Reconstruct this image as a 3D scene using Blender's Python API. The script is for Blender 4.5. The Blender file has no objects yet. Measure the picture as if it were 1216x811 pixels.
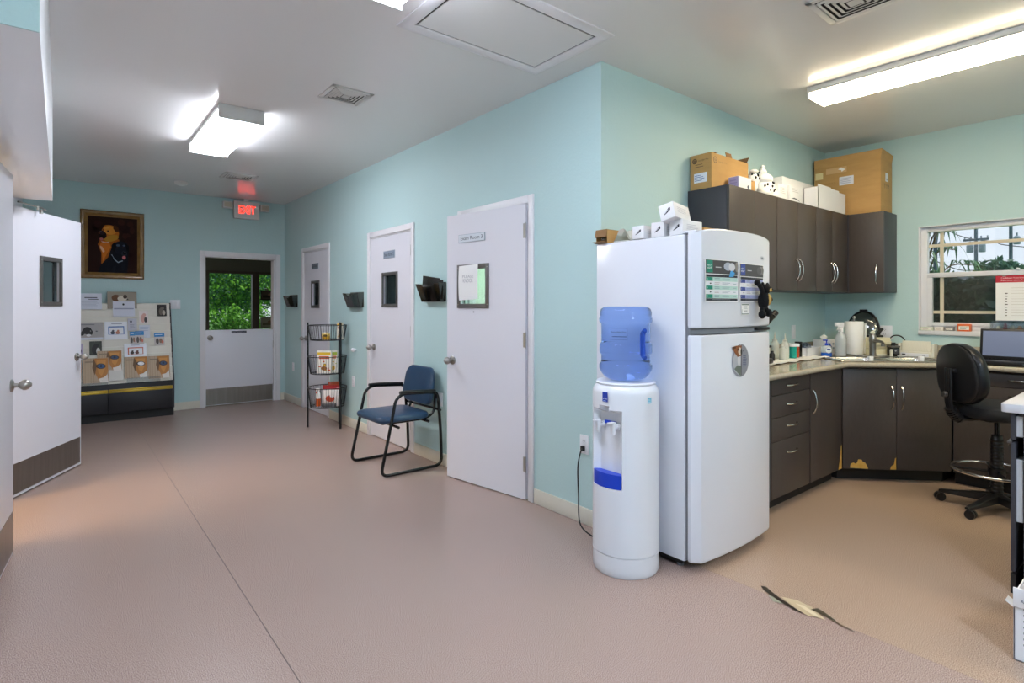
import bpy, bmesh, math, random
from mathutils import Vector as V, Matrix, geometry
random.seed(7)
PI = math.pi
S = bpy.context.scene
C = S.collection

# ------------------------------------------------------------------ colours and materials
def lin(c):
    if isinstance(c, str):
        c = [int(c[i:i + 2], 16) / 255 for i in (0, 2, 4)]
        return tuple(x / 12.92 if x <= .04045 else ((x + .055) / 1.055) ** 2.4 for x in c)
    return tuple(c)

M = {}
def mat(name, col='cccccc', rough=.5, metal=0., spec=.5, bump=None, mix=None, trans=0., ior=1.45, coat=0., emit=None, alpha=1.):
    m = bpy.data.materials.new(name); m.use_nodes = True
    nt = m.node_tree; N = nt.nodes; L = nt.links
    p = N['Principled BSDF']
    p.inputs['Base Color'].default_value = (*lin(col), 1)
    p.inputs['Roughness'].default_value = rough
    p.inputs['Metallic'].default_value = metal
    p.inputs['Specular IOR Level'].default_value = spec
    p.inputs['IOR'].default_value = ior
    p.inputs['Transmission Weight'].default_value = trans
    p.inputs['Coat Weight'].default_value = coat
    if emit:
        p.inputs['Emission Color'].default_value = (*lin(emit[0]), 1)
        p.inputs['Emission Strength'].default_value = emit[1]
    if mix or bump:
        tc = N.new('ShaderNodeTexCoord')
    if mix:      # (second colour, scale, amount, stretch)
        c2, sc, amt, st = mix
        mp = N.new('ShaderNodeMapping'); mp.inputs['Scale'].default_value = st
        L.new(tc.outputs['Object'], mp.inputs['Vector'])
        nz = N.new('ShaderNodeTexNoise'); nz.inputs['Scale'].default_value = sc; nz.inputs['Detail'].default_value = 4
        L.new(mp.outputs['Vector'], nz.inputs['Vector'])
        r = N.new('ShaderNodeValToRGB'); r.color_ramp.elements[0].position = .5 - amt; r.color_ramp.elements[1].position = .5 + amt
        r.color_ramp.elements[0].color = (*lin(col), 1); r.color_ramp.elements[1].color = (*lin(c2), 1)
        L.new(nz.outputs['Fac'], r.inputs['Fac']); L.new(r.outputs['Color'], p.inputs['Base Color'])
    if bump:     # (scale, strength, distance)
        nz = N.new('ShaderNodeTexNoise'); nz.inputs['Scale'].default_value = bump[0]; nz.inputs['Detail'].default_value = 3
        L.new(tc.outputs['Object'], nz.inputs['Vector'])
        b = N.new('ShaderNodeBump'); b.inputs['Strength'].default_value = bump[1]; b.inputs['Distance'].default_value = bump[2]
        L.new(nz.outputs['Fac'], b.inputs['Height']); L.new(b.outputs['Normal'], p.inputs['Normal'])
    M[name] = m
    return m

def ink_mat(name, rough, transl=0.):
    m = mat(name, 'ffffff', rough); nt = m.node_tree
    a = nt.nodes.new('ShaderNodeAttribute'); a.attribute_name = 'Col'
    p = nt.nodes['Principled BSDF']
    nt.links.new(a.outputs['Color'], p.inputs['Base Color'])
    if transl:
        t = nt.nodes.new('ShaderNodeBsdfTranslucent'); mx = nt.nodes.new('ShaderNodeMixShader'); mx.inputs[0].default_value = transl
        nt.links.new(a.outputs['Color'], t.inputs['Color'])
        nt.links.new(p.outputs[0], mx.inputs[1]); nt.links.new(t.outputs[0], mx.inputs[2])
        nt.links.new(mx.outputs[0], nt.nodes['Material Output'].inputs['Surface'])
def thin_mat(name, tint, gloss=.08, rough=.02):
    m = bpy.data.materials.new(name); m.use_nodes = True; nt = m.node_tree; N = nt.nodes
    N.remove(N['Principled BSDF'])
    t = N.new('ShaderNodeBsdfTransparent'); t.inputs[0].default_value = (*lin(tint), 1)
    g = N.new('ShaderNodeBsdfGlossy'); g.inputs['Roughness'].default_value = rough
    mx = N.new('ShaderNodeMixShader'); mx.inputs[0].default_value = gloss
    nt.links.new(t.outputs[0], mx.inputs[1]); nt.links.new(g.outputs[0], mx.inputs[2])
    nt.links.new(mx.outputs[0], N['Material Output'].inputs['Surface'])
    M[name] = m

mat('paint_wall', 'bad6d6', .55, spec=.35, bump=(60, .35, .004))
mat('paint_inside', 'd9dfd0', .7)
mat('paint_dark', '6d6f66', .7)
mat('paint_white', 'e6e6ea', .35, bump=(25, .08, .002))
mat('paint_soffit', 'e8ebee', .3, bump=(4, .25, .01))
mat('ceiling_paint', 'e6e5e4', .2, spec=.55, bump=(35, .05, .002))
mat('door_white', 'dedee5', .3, bump=(12, .05, .002))
mat('trim_white', 'e4e3e6', .35)
mat('base_cream', 'd8d5c8', .45)
mat('steel', 'a9a6a0', .32, 1.)
mat('brushed', '9b9690', .36, 1., mix=('8a857f', 5, .3, (6, 6, .4)))
mat('chrome', 'd6d6d6', .12, 1.)
mat('nickel', 'c9c6bf', .22, 1.)
mat('gunmetal', '6d6b69', .4, .6)
mat('black', '141415', .45)
mat('black_wire', '17181a', .4)
mat('black_plastic', '1b1b1d', .35)
mat('black_gloss', '0d0d0f', .15)
mat('smoke_plastic', '26231f', .25, alpha=1)
mat('vinyl_blue', '27425f', .38, bump=(180, .15, .001), coat=.15)
mat('leather', '15161a', .33, bump=(150, .15, .001))
mat('fabric_black', '1a1a1c', .8, bump=(300, .4, .001))
mat('laminate', '463f3c', .42, mix=('4c4542', 60, .3, (1, 1, .3)), bump=(200, .06, .001))
mat('laminate_edge', '3b3a40', .42)
mat('kick_black', '1f1d1c', .5)
mat('gold', 'c8a744', .3, .7)
mat('rack_black', '262528', .45)
mat('counter', 'b3ab9a', .14, mix=('a39b8a', 90, .18, (1, 1, 1)), spec=.6)
mat('counter_white', 'd2d2d6', .25)
mat('sink_steel', 'b5b3ae', .25, 1.)
mat('fridge', 'dfe1e8', .22, bump=(260, .05, .0006), coat=.2)
mat('fridge_grey', '7d7f85', .4)
mat('plastic_white', 'e4e6ea', .28)
mat('plastic_beige', 'd5cfaf', .4)
mat('plastic_cream', 'd9d6c6', .4)
mat('cooler_white', 'e2e5eb', .25, coat=.2)
mat('blue_plastic', '1240c4', .3)
mat('bottle_blue', '8fb4f2', .06, trans=.93, ior=1.30)
mat('cardboard', 'c39a60', .75, mix=('b48c55', 6, .3, (1, 1, 4)))
mat('cardboard_dark', '8d6a45', .8)
mat('carton_white', 'e8e8ea', .5)
mat('paper', 'f0f0ee', .7)
mat('foam', 'e9e9e4', .6)
mat('particle', 'cf9f3e', .8, mix=('e0b866', 30, .3, (1, 1, 1)))
mat('shelf_cream', 'e8e4d8', .5)
mat('frame_wood', '9a7436', .4, mix=('6f4f22', 14, .35, (1, 1, 1)), bump=(40, .4, .004), coat=.3)
mat('window_white', 'dfe0e3', .4)
mat('muntin', 'd7cbb2', .5)
mat('sign_grey', 'a8b3bd', .4)
mat('fixture', 'd5d5d2', .4)
mat('lens', 'ffffff', .4, emit=('f0f4ff', 21.))
mat('lens_rear_fill', 'ffffff', .4, emit=('d9e6ff', 52.))  # added rear fill, its cool tint stands in for daylight
mat('lens_exam', 'ffffff', .4, emit=('f4fff0', 55.))
mat('lens_entry_fill', 'ffffff', .4, emit=('fff6e6', 8.))  # glow of the fill light added in the entry room
mat('lens_dim', 'ffffff', .4, emit=('e9f0ff', 19.))
mat('lens_kitchen', 'ffffff', .4, emit=('ffebc6', 20.))
mat('lens_warm', 'ffffff', .4, emit=('ffd9a8', 45.))
mat('red_led', 'ff3020', .4, emit=('ff2a1a', 3.5))
mat('teal_liquid', '1f9a8c', .2)
mat('amber', 'a5482a', .25)
mat('clear_white', 'e3e5dc', .25, trans=.25)
mat('spray_clear', 'd5dcdf', .2, trans=.35)
mat('screen', '5f6880', .25, emit=('7f8bb0', .12))
mat('plush_black', '0e0f12', .95, bump=(220, 1., .004))
mat('plush_tan', 'c9a35e', .9)
mat('plush_white', 'ececea', .8)
mat('bark', '5b4a3a', .9)
mat('pole_wood', '4f5f6b', .9)
mat('pole_grey', '7c8b96', .6)
mat('asphalt', '6b6b68', .9)
mat('lawn', '5f8f3c', .9, mix=('476f2c', 5, .3, (1, 1, 1)))
ink_mat('ink', .5)
ink_mat('gloss_ink', .3)
ink_mat('oil_ink', .75); M['oil_ink'].node_tree.nodes['Principled BSDF'].inputs['Specular IOR Level'].default_value = .12
ink_mat('leaf', .5, .35)
thin_mat('glass', 'f2f6f6', .05)
thin_mat('glass_vision', 'c8d0d0', .10)
thin_mat('glass_screened', 'a2a8aa', .07, .1)
thin_mat('acrylic', 'eef1f2', .12)
thin_mat('smoke', 'b4aea6', .16, .1)
thin_mat('water', 'deecfe', .05)
thin_mat('bag_clear', 'dfe5ee', .3, .15)

def floor_mat(name, a, b, c):
    m = mat(name, a, .33, spec=.45); nt = m.node_tree; N = nt.nodes; L = nt.links
    p = N['Principled BSDF']; tc = N.new('ShaderNodeTexCoord')
    n1 = N.new('ShaderNodeTexNoise'); n1.inputs['Scale'].default_value = 300; n1.inputs['Detail'].default_value = 2
    n2 = N.new('ShaderNodeTexNoise'); n2.inputs['Scale'].default_value = .8; n2.inputs['Detail'].default_value = 1
    L.new(tc.outputs['Object'], n1.inputs['Vector']); L.new(tc.outputs['Object'], n2.inputs['Vector'])
    r = N.new('ShaderNodeValToRGB'); e = r.color_ramp.elements
    e[0].position = .38; e[0].color = (*lin(b), 1); e[1].position = .5; e[1].color = (*lin(a), 1)
    k = e.new(.62); k.color = (*lin(c), 1)
    L.new(n1.outputs['Fac'], r.inputs['Fac'])
    mx = N.new('ShaderNodeMix'); mx.data_type = 'RGBA'; mx.blend_type = 'MULTIPLY'
    mr = N.new('ShaderNodeMapRange'); mr.inputs[1].default_value = .2; mr.inputs[2].default_value = .85; mr.inputs[3].default_value = 0; mr.inputs[4].default_value = .35
    L.new(n2.outputs['Fac'], mr.inputs[0]); L.new(mr.outputs[0], mx.inputs[0])
    L.new(r.outputs['Color'], mx.inputs[6]); mx.inputs[7].default_value = (.86, .83, .8, 1)
    L.new(mx.outputs[2], p.inputs['Base Color'])
    mr2 = N.new('ShaderNodeMapRange'); mr2.inputs[3].default_value = .18; mr2.inputs[4].default_value = .34
    p.inputs['Roughness'].default_value = .27
    b_ = N.new('ShaderNodeBump'); b_.inputs['Strength'].default_value = .04; b_.inputs['Distance'].default_value = .0005
    L.new(n1.outputs['Fac'], b_.inputs['Height']); L.new(b_.outputs['Normal'], p.inputs['Normal'])
floor_mat('floor_hall', 'a68e84', '7a655e', 'd0bcb3')
floor_mat('floor_warm_lit', 'af9583', '85705f', 'd5bfaa')  # same sheet floor as the hall, warm kitchen light mixed into its colour

# ------------------------------------------------------------------ text outlines
_txt = {}
def text_geo(s):
    if s not in _txt:
        cu = bpy.data.curves.new('glyphs', 'FONT'); cu.body = s; cu.size = 1.; cu.resolution_u = 2
        ob = bpy.data.objects.new('glyphs', cu); C.objects.link(ob)
        dg = bpy.context.evaluated_depsgraph_get(); dg.update()
        me = ob.evaluated_get(dg).to_mesh()
        vs = [tuple(v.co[:2]) for v in me.vertices]; fs = [tuple(p.vertices) for p in me.polygons]
        ob.evaluated_get(dg).to_mesh_clear(); bpy.data.objects.remove(ob); bpy.data.curves.remove(cu)
        w = max([v[0] for v in vs] or [1])
        _txt[s] = (vs, fs, w)
    return _txt[s]

# ------------------------------------------------------------------ mesh builder
class B:
    def __init__(s, m=None, mtx=None):
        s.bm = bmesh.new(); s.mats = []; s.d = m; s.M = mtx or Matrix()
        s.col = s.bm.loops.layers.float_color.new('Col')
    def mi(s, m):
        m = m or s.d
        if m not in s.mats: s.mats.append(m)
        return s.mats.index(m)
    def vs(s, pts): return [s.bm.verts.new(s.M @ V(p)) for p in pts]
    def fs(s, vv, faces, m=None, col=None):
        i = s.mi(m); out = []
        for f in faces:
            try: fc = s.bm.faces.new([vv[k] for k in f])
            except ValueError: continue
            fc.material_index = i
            if col is not None:
                cc = (*lin(col), 1)
                for l in fc.loops: l[s.col] = cc
            out.append(fc)
        return out
    def box(s, x0, x1, y0, y1, z0, z1, m=None, bev=0., seg=2, col=None):
        vv = s.vs([(x, y, z) for x in (x0, x1) for y in (y0, y1) for z in (z0, z1)])
        ff = s.fs(vv, [(0, 1, 3, 2), (4, 6, 7, 5), (0, 4, 5, 1), (2, 3, 7, 6), (0, 2, 6, 4), (1, 5, 7, 3)], m, col)
        if bev:
            ed = list({e for f in ff for e in f.edges})
            bmesh.ops.bevel(s.bm, geom=ed, offset=bev, segments=seg, affect='EDGES', profile=.5, material=-1)
        return s
    def grid(s, rows, m=None, closed=False, cap=False, col=None):
        """rows of points skinned into a surface"""
        R = [s.vs(r) for r in rows]; n = len(rows[0]); i = s.mi(m)
        for a, b in zip(R, R[1:]):
            for k in range(n if closed else n - 1):
                q = (k + 1) % n
                s.fs([a[k], a[q], b[q], b[k]], [(0, 1, 2, 3)], m, col)
        if cap:
            s.fs(R[0][::-1], [tuple(range(n))], m, col); s.fs(R[-1], [tuple(range(n))], m, col)
        return s
    def lathe(s, prof, c=(0, 0, 0), ax='z', n=24, m=None, sx=1., sy=1., col=None, cap=True):
        rows = []
        for r, z in prof:
            row = []
            for k in range(n):
                a = 2 * PI * k / n; u, v = r * math.cos(a) * sx, r * math.sin(a) * sy
                p = {'z': (u, v, z), 'x': (z, u, v), 'y': (v, z, u)}[ax]
                row.append((p[0] + c[0], p[1] + c[1], p[2] + c[2]))
            rows.append(row)
        return s.grid(rows, m, True, cap, col)
    def cyl(s, c, r, h, ax='z', n=20, m=None, r2=None, bev=0., col=None):
        r2 = r if r2 is None else r2
        if bev: return s.lathe([(r - bev, 0), (r, bev), (r2, h - bev), (r2 - bev, h)], c, ax, n, m, col=col)
        return s.lathe([(r, 0), (r2, h)], c, ax, n, m, col=col)
    def tube(s, pts, r, m=None, n=8, closed=False, rs=None, col=None):
        P = [V(p) for p in pts]; k = len(P); T = []
        for i in range(k):
            a = P[(i - 1) % k] if (closed or i > 0) else P[i]; b = P[(i + 1) % k] if (closed or i < k - 1) else P[i]
            t = (b - a); T.append(t.normalized() if t.length > 1e-9 else V((0, 0, 1)))
        u = T[0].orthogonal().normalized(); rows = []
        for i in range(k):
            u = (u - T[i] * u.dot(T[i]))
            u = u.normalized() if u.length > 1e-6 else T[i].orthogonal().normalized()
            w = T[i].cross(u); rr = rs[i] if rs else r
            rows.append([tuple(P[i] + (u * math.cos(2 * PI * j / n) + w * math.sin(2 * PI * j / n)) * rr) for j in range(n)])
        if closed:
            # join the ends without a twist by choosing the best offset
            best = min(range(n), key=lambda o: sum((V(rows[-1][j]) - V(rows[0][(j + o) % n])).length for j in range(n)))
            R = [s.vs(x) for x in rows]
            for a, b in zip(R, R[1:]):
                for j in range(n): s.fs([a[j], a[(j + 1) % n], b[(j + 1) % n], b[j]], [(0, 1, 2, 3)], m, col)
            a, b = R[-1], R[0]
            for j in range(n): s.fs([a[j], a[(j + 1) % n], b[(j + 1 + best) % n], b[(j + best) % n]], [(0, 1, 2, 3)], m, col)
            return s
        return s.grid(rows, m, True, True, col)
    def ell(s, c, r, m=None, n=16, k=10, col=None, rot=None):
        old = s.M
        s.M = s.M @ Matrix.Translation(c) @ (rot or Matrix())
        rows = [[(r[0] * math.sin(PI * (j + .02 * (j == 0) - .02 * (j == k)) / k) * math.cos(2 * PI * i / n), r[1] * math.sin(PI * (j + .02 * (j == 0) - .02 * (j == k)) / k) * math.sin(2 * PI * i / n), -r[2] * math.cos(PI * j / k)) for i in range(n)] for j in range(k + 1)]
        s.grid(rows, m, True, True, col)
        s.M = old
        return s
    def prism(s, poly, a, b, ax='z', m=None, holes=None, bev=0., col=None):
        def p3(p, h): return {'z': (p[0], p[1], h), 'x': (h, p[0], p[1]), 'y': (p[0], h, p[1])}[ax]
        loops = [list(poly)] + [list(h) for h in (holes or [])]
        lo = [s.vs([p3(p, a) for p in lp]) for lp in loops]; hi = [s.vs([p3(p, b) for p in lp]) for lp in loops]
        if holes:
            tri = geometry.tessellate_polygon([[V((p[0], p[1], 0)) for p in lp] for lp in loops])
            fl = [v for l in lo for v in l]; fh = [v for l in hi for v in l]
            s.fs(fl, tri, m, col); s.fs(fh, [t[::-1] for t in tri], m, col)
        else:
            n = len(poly)
            s.fs(lo[0], [tuple(range(n))[::-1]], m, col); s.fs(hi[0], [tuple(range(n))], m, col)
        side = []
        for l, h in zip(lo, hi):
            n = len(l)
            for k in range(n): side += s.fs([l[k], l[(k + 1) % n], h[(k + 1) % n], h[k]], [(0, 1, 2, 3)], m, col)
        if bev:
            top = set(hi[0]) | set(lo[0])
            ed = [e for e in s.bm.edges if e.verts[0] in top and e.verts[1] in top]
            bmesh.ops.bevel(s.bm, geom=ed, offset=bev, segments=2, affect='EDGES', profile=.5, material=-1)
        return s
    # flat printing on a plane fr = (origin, u direction, v direction)
    def art(s, fr, pts, col, lay=1, m='ink', faces=None):
        O, U, W = (V(x) for x in fr); Nn = U.cross(W).normalized()
        vv = s.vs([O + U * p[0] + W * p[1] + Nn * (lay * .0004) for p in pts])
        return s.fs(vv, faces or [tuple(range(len(pts)))], m, col)
    def rect(s, fr, u0, v0, u1, v1, col, lay=1, m='ink'):
        s.art(fr, [(u0, v0), (u1, v0), (u1, v1), (u0, v1)], col, lay, m); return s
    def disc(s, fr, u, v, ru, rv, col, lay=1, n=18, rot=0., m='ink'):
        ca, sa = math.cos(rot), math.sin(rot); P = []
        for k in range(n):
            a = 2 * PI * k / n; x, y = ru * math.cos(a), rv * math.sin(a)
            P.append((u + x * ca - y * sa, v + x * sa + y * ca))
        s.art(fr, P, col, lay, m); return s
    def text(s, fr, t, u, v, h, col='101418', lay=2, wid=None, m='ink', cx=False, slant=0.):
        vs_, fs_, w = text_geo(t); k = h / .72; kx = (wid / w) if wid else k
        if cx: u -= w * kx / 2
        s.art(fr, [(u + (p[0] + slant * p[1]) * kx, v + p[1] * k) for p in vs_], col, lay, m, fs_); return s
    def lines(s, fr, u0, v0, u1, v1, n, col='9aa0aa', lay=2, fill=.3, jag=.25):
        for k in range(n):
            y = v1 - (k + .5) * (v1 - v0) / n; h = (v1 - v0) / n * fill
            s.rect(fr, u0, y - h / 2, u1 - (u1 - u0) * jag * random.random(), y + h / 2, col, lay)
        return s
    def build(s, name, parent=None, loc=None, rz=None, smooth=True, recalc=True):
        me = bpy.data.meshes.new(name)
        if recalc:
            solid = [f for f in s.bm.faces if not s.mats[f.material_index] in ('ink', 'gloss_ink', 'leaf', 'oil_ink')]
            bmesh.ops.recalc_face_normals(s.bm, faces=solid)
        s.bm.normal_update()
        if smooth:
            for f in s.bm.faces: f.smooth = True
            for e in s.bm.edges:
                if len(e.link_faces) == 2: e.smooth = e.calc_face_angle(0) < math.radians(38)
                else: e.smooth = False
        s.bm.to_mesh(me); s.bm.free()
        for k in s.mats: me.materials.append(M[k])
        o = bpy.data.objects.new(name, me); C.objects.link(o)
        if parent: o.parent = parent
        if loc is not None: o.location = loc
        if rz is not None: o.rotation_euler = (0, 0, rz)
        return o

def tag(o, label=None, cat=None, group=None, kind=None):
    if label: o['label'] = label
    if cat: o['category'] = cat
    if group: o['group'] = group
    if kind: o['kind'] = kind
    return o
def thing(name, label, cat, loc=(0, 0, 0), rz=0., group=None, kind=None):
    o = bpy.data.objects.new(name, None); C.objects.link(o); o.empty_display_size = .05
    o.location = loc; o.rotation_euler = (0, 0, rz)
    return tag(o, label, cat, group, kind)
def solo(b, name, label, cat, loc=None, rz=None, group=None, kind=None):
    return tag(b.build(name, None, loc, rz), label, cat, group, kind)
def dup(o, loc=None, rz=None, label=None, parent=None):
    c = o.copy(); C.objects.link(c)
    if parent: c.parent = parent
    if loc is not None: c.location = loc
    if rz is not None: c.rotation_euler = (0, 0, rz)
    if label: c['label'] = label
    for ch in list(o.children): dup(ch, parent=c)
    return c
def arc(c, r, a0, a1, n, plane='xy'):
    out = []
    for k in range(n + 1):
        a = math.radians(a0 + (a1 - a0) * k / n); u, v = r * math.cos(a), r * math.sin(a)
        out.append({'xy': (c[0] + u, c[1] + v, c[2]), 'xz': (c[0] + u, c[1], c[2] + v), 'yz': (c[0], c[1] + u, c[2] + v)}[plane])
    return out
def rrect(x0, x1, y0, y1, r, n=4):
    P = []
    for cx, cy, a in ((x1 - r, y1 - r, 0), (x0 + r, y1 - r, 90), (x0 + r, y0 + r, 180), (x1 - r, y0 + r, 270)):
        for k in range(n + 1):
            t = math.radians(a + 90 * k / n); P.append((cx + r * math.cos(t), cy + r * math.sin(t)))
    return P
def smooth_path(pts, n=6):
    P = [V(p) for p in pts]; Q = [P[0]] + P + [P[-1]]; out = []
    for i in range(1, len(Q) - 2):
        for k in range(n):
            t = k / n; a, b, c, d = Q[i - 1], Q[i], Q[i + 1], Q[i + 2]
            out.append(.5 * ((2 * b) + (c - a) * t + (2 * a - 5 * b + 4 * c - d) * t * t + (3 * b - a - 3 * c + d) * t ** 3))
    return out + [P[-1]]
def round_path(pts, r, n=5):
    P = [V(p) for p in pts]; out = [P[0]]
    for a, b, c in zip(P, P[1:], P[2:]):
        u = (a - b).normalized(); w = (c - b).normalized(); d = min(r, (a - b).length * .49, (c - b).length * .49)
        p, q = b + u * d, b + w * d
        for k in range(n + 1):
            t = k / n; out.append(p.lerp(b, t).lerp(b.lerp(q, t), t))
    return out + [P[-1]]
def struct(b, name, label, cat='wall'): return solo(b, name, label, cat, kind='structure')

# ------------------------------------------------------------------ dimensions
WX = 2.495      # face of the exam-room wall
KY = 2.231      # face of the kitchen back wall
FY = 8.24       # face of the far wall
EX = 5.655      # face of the window wall
LX = -.33       # face of the hall's other wall
H = 2.79

# ------------------------------------------------------------------ shell
def wall_x(b, x0, x1, y0, y1, ops, z1=H, m='paint_wall'):
    """wall running along Y between x0 and x1 with openings (ya, yb, za, zb)"""
    y = y0
    for (ya, yb, za, zb) in sorted(ops):
        b.box(x0, x1, y, ya, 0, z1, m)
        if za > 0: b.box(x0, x1, ya, yb, 0, za, m)
        b.box(x0, x1, ya, yb, zb, z1, m)
        y = yb
    b.box(x0, x1, y, y1, 0, z1, m)
    return b
def wall_y(b, y0, y1, x0, x1, ops, z1=H, m='paint_wall'):
    x = x0
    for (xa, xb, za, zb) in sorted(ops):
        b.box(x, xa, y0, y1, 0, z1, m)
        if za > 0: b.box(xa, xb, y0, y1, 0, za, m)
        b.box(xa, xb, y0, y1, zb, z1, m)
        x = xb
    b.box(x, x1, y0, y1, 0, z1, m)
    return b

SEAM = 2.535
b = B('floor_hall')
b.box(-3.6, SEAM - .002, -2.6, 12.2, -.1, 0); b.box(SEAM + .002, 5.8, 2.3, 12.2, -.1, 0)
b.box(SEAM + .002, 5.8, -2.6, 2.3, -.1, 0, 'floor_warm_lit')
b.box(SEAM - .002, SEAM + .002, -2.6, 2.3, -.1, -.0005, 'floor_hall')
struct(b, 'floor', 'speckled pinkish sheet floor, coloured tanner on the kitchen side for its warm light', 'floor')
b = B('ceiling_paint'); b.box(-3.7, 5.9, -2.7, 12.3, H, H + .15)
struct(b, 'ceiling', 'glossy light grey painted ceiling over hall and kitchen', 'ceiling')
# seam strip down the hall floor
mat('seam', '5c4d48', .5)
b = B('seam'); b.box(.656, .6588, -2.4, 8.2, 0, .0008)
struct(b, 'trim_1', 'thin dark welded seam running down the hall floor', 'floor seam')

D3 = (2.885, 3.700); D2 = (4.527, 5.400); D1 = (6.568, 7.440); DH = 2.045
b = wall_x(B(), WX, WX + .12, KY, FY, [(D3[0], D3[1], 0, DH), (D2[0], D2[1], 0, DH), (D1[0], D1[1], 0, DH)])
struct(b, 'wall_right', 'pale blue painted hall wall with the three exam room doors')
b = B('paint_wall'); b.box(WX + .12, EX + .15, KY, KY + .12, 0, H)
struct(b, 'wall_back', 'pale aqua textured kitchen wall behind the refrigerator and wall cabinets')
HX0, HX1 = 1.473, 2.37
b = wall_y(B(), FY, FY + .12, -3.6, EX, [(HX0, HX1, 0, 2.0)])
struct(b, 'wall_far', 'teal end wall with half door, dog painting and exit sign')
WY0, WY1, WZ0, WZ1 = .22, 1.486, 1.123, 2.003
b = wall_x(B(), EX, EX + .15, -2.6, KY, [(WY0, WY1, WZ0, WZ1)])
struct(b, 'wall_window', 'pale aqua kitchen wall holding the sliding window')
LA = (3.09, 3.995); LB = (4.2, 5.11)
b = wall_x(B(), LX - .12, LX, 2.02, FY, [(LA[0], LA[1], 0, 2.05), (LB[0], LB[1], 0, 2.05)], m='paint_white')
struct(b, 'wall_left', 'white painted wall along the hall with two open doorways')
b = B('paint_wall'); b.box(-1.72, LX - .12, 2.02, 2.14, 0, H)
struct(b, 'wall_side_return', 'short pale aqua return wall beside the hall entrance')
b = B('paint_soffit'); b.box(LX, -.045, 2.02, 5.18, 2.087, H)
struct(b, 'wall_soffit', 'boxed white soffit hanging over the two open doors', 'soffit')
b = B('paint_wall'); b.box(-1.72, -.0455, 2.012, 2.0195, 2.087, H)
struct(b, 'wall_soffit_end', 'pale aqua painted end of the hanging soffit', 'soffit')
b = B('paint_wall'); b.box(-1.72, -1.6, -2.6, 2.02, 0, H); struct(b, 'wall_side', 'pale aqua wall of the room the picture is taken from')
b = B('paint_wall'); b.box(-1.6, EX, -2.72, -2.6, 0, H); struct(b, 'wall_rear', 'pale aqua wall behind the viewer')
# rooms behind the doors
b = B('paint_inside')
b.box(4.5, 4.6, KY + .12, 4.1, 0, H); b.box(WX + .12, 4.6, 4.1, 4.2, 0, H)
struct(b, 'wall_exam_room_bright', 'pale inner walls of the lit exam room', 'wall')
b = B('paint_wall')
b.box(4.5, 4.6, 4.2, FY, 0, H); b.box(WX + .12, 4.5, 6.0, 6.1, 0, H)
struct(b, 'wall_exam_room_dim', 'teal inner walls of the two unlit exam rooms', 'wall')
b = B('paint_inside')
b.box(-3.6, -3.5, 2.02, FY, 0, H); b.box(-3.5, LX - .12, 2.9, 3.0, 0, H); b.box(-3.5, LX - .12, 5.9, 6.0, 0, H)
struct(b, 'wall_side_room', 'cream walls of the side room off the hall', 'wall')
GY = 12.0
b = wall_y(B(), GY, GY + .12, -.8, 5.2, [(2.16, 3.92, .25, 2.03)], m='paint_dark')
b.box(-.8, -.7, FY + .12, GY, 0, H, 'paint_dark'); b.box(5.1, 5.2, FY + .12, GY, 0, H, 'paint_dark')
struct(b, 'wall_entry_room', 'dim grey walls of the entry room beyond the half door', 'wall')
# baseboards
b = B('base_cream')
for a, c in ((KY, D3[0] - .06), (D3[1] + .06, D2[0] - .06), (D2[1] + .06, D1[0] - .06), (D1[1] + .06, FY)):
    b.box(WX - .012, WX, a, c, 0, .1, bev=.003)
struct(b, 'baseboard_right', 'cream baseboard along the exam room wall', 'baseboard')
b = B('base_cream'); b.box(-.33, HX0 - .06, FY - .012, FY, 0, .1, bev=.003); b.box(HX1 + .065, WX - .012, FY - .012, FY, 0, .1, bev=.003)
struct(b, 'baseboard_far', 'cream baseboard along the teal end wall', 'baseboard')
b = B('base_cream'); b.box(LX, LX + .012, 5.18, FY, 0, .1, bev=.003)
struct(b, 'baseboard_left', 'cream baseboard at the far stretch of the white hall wall', 'baseboard')

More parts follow.
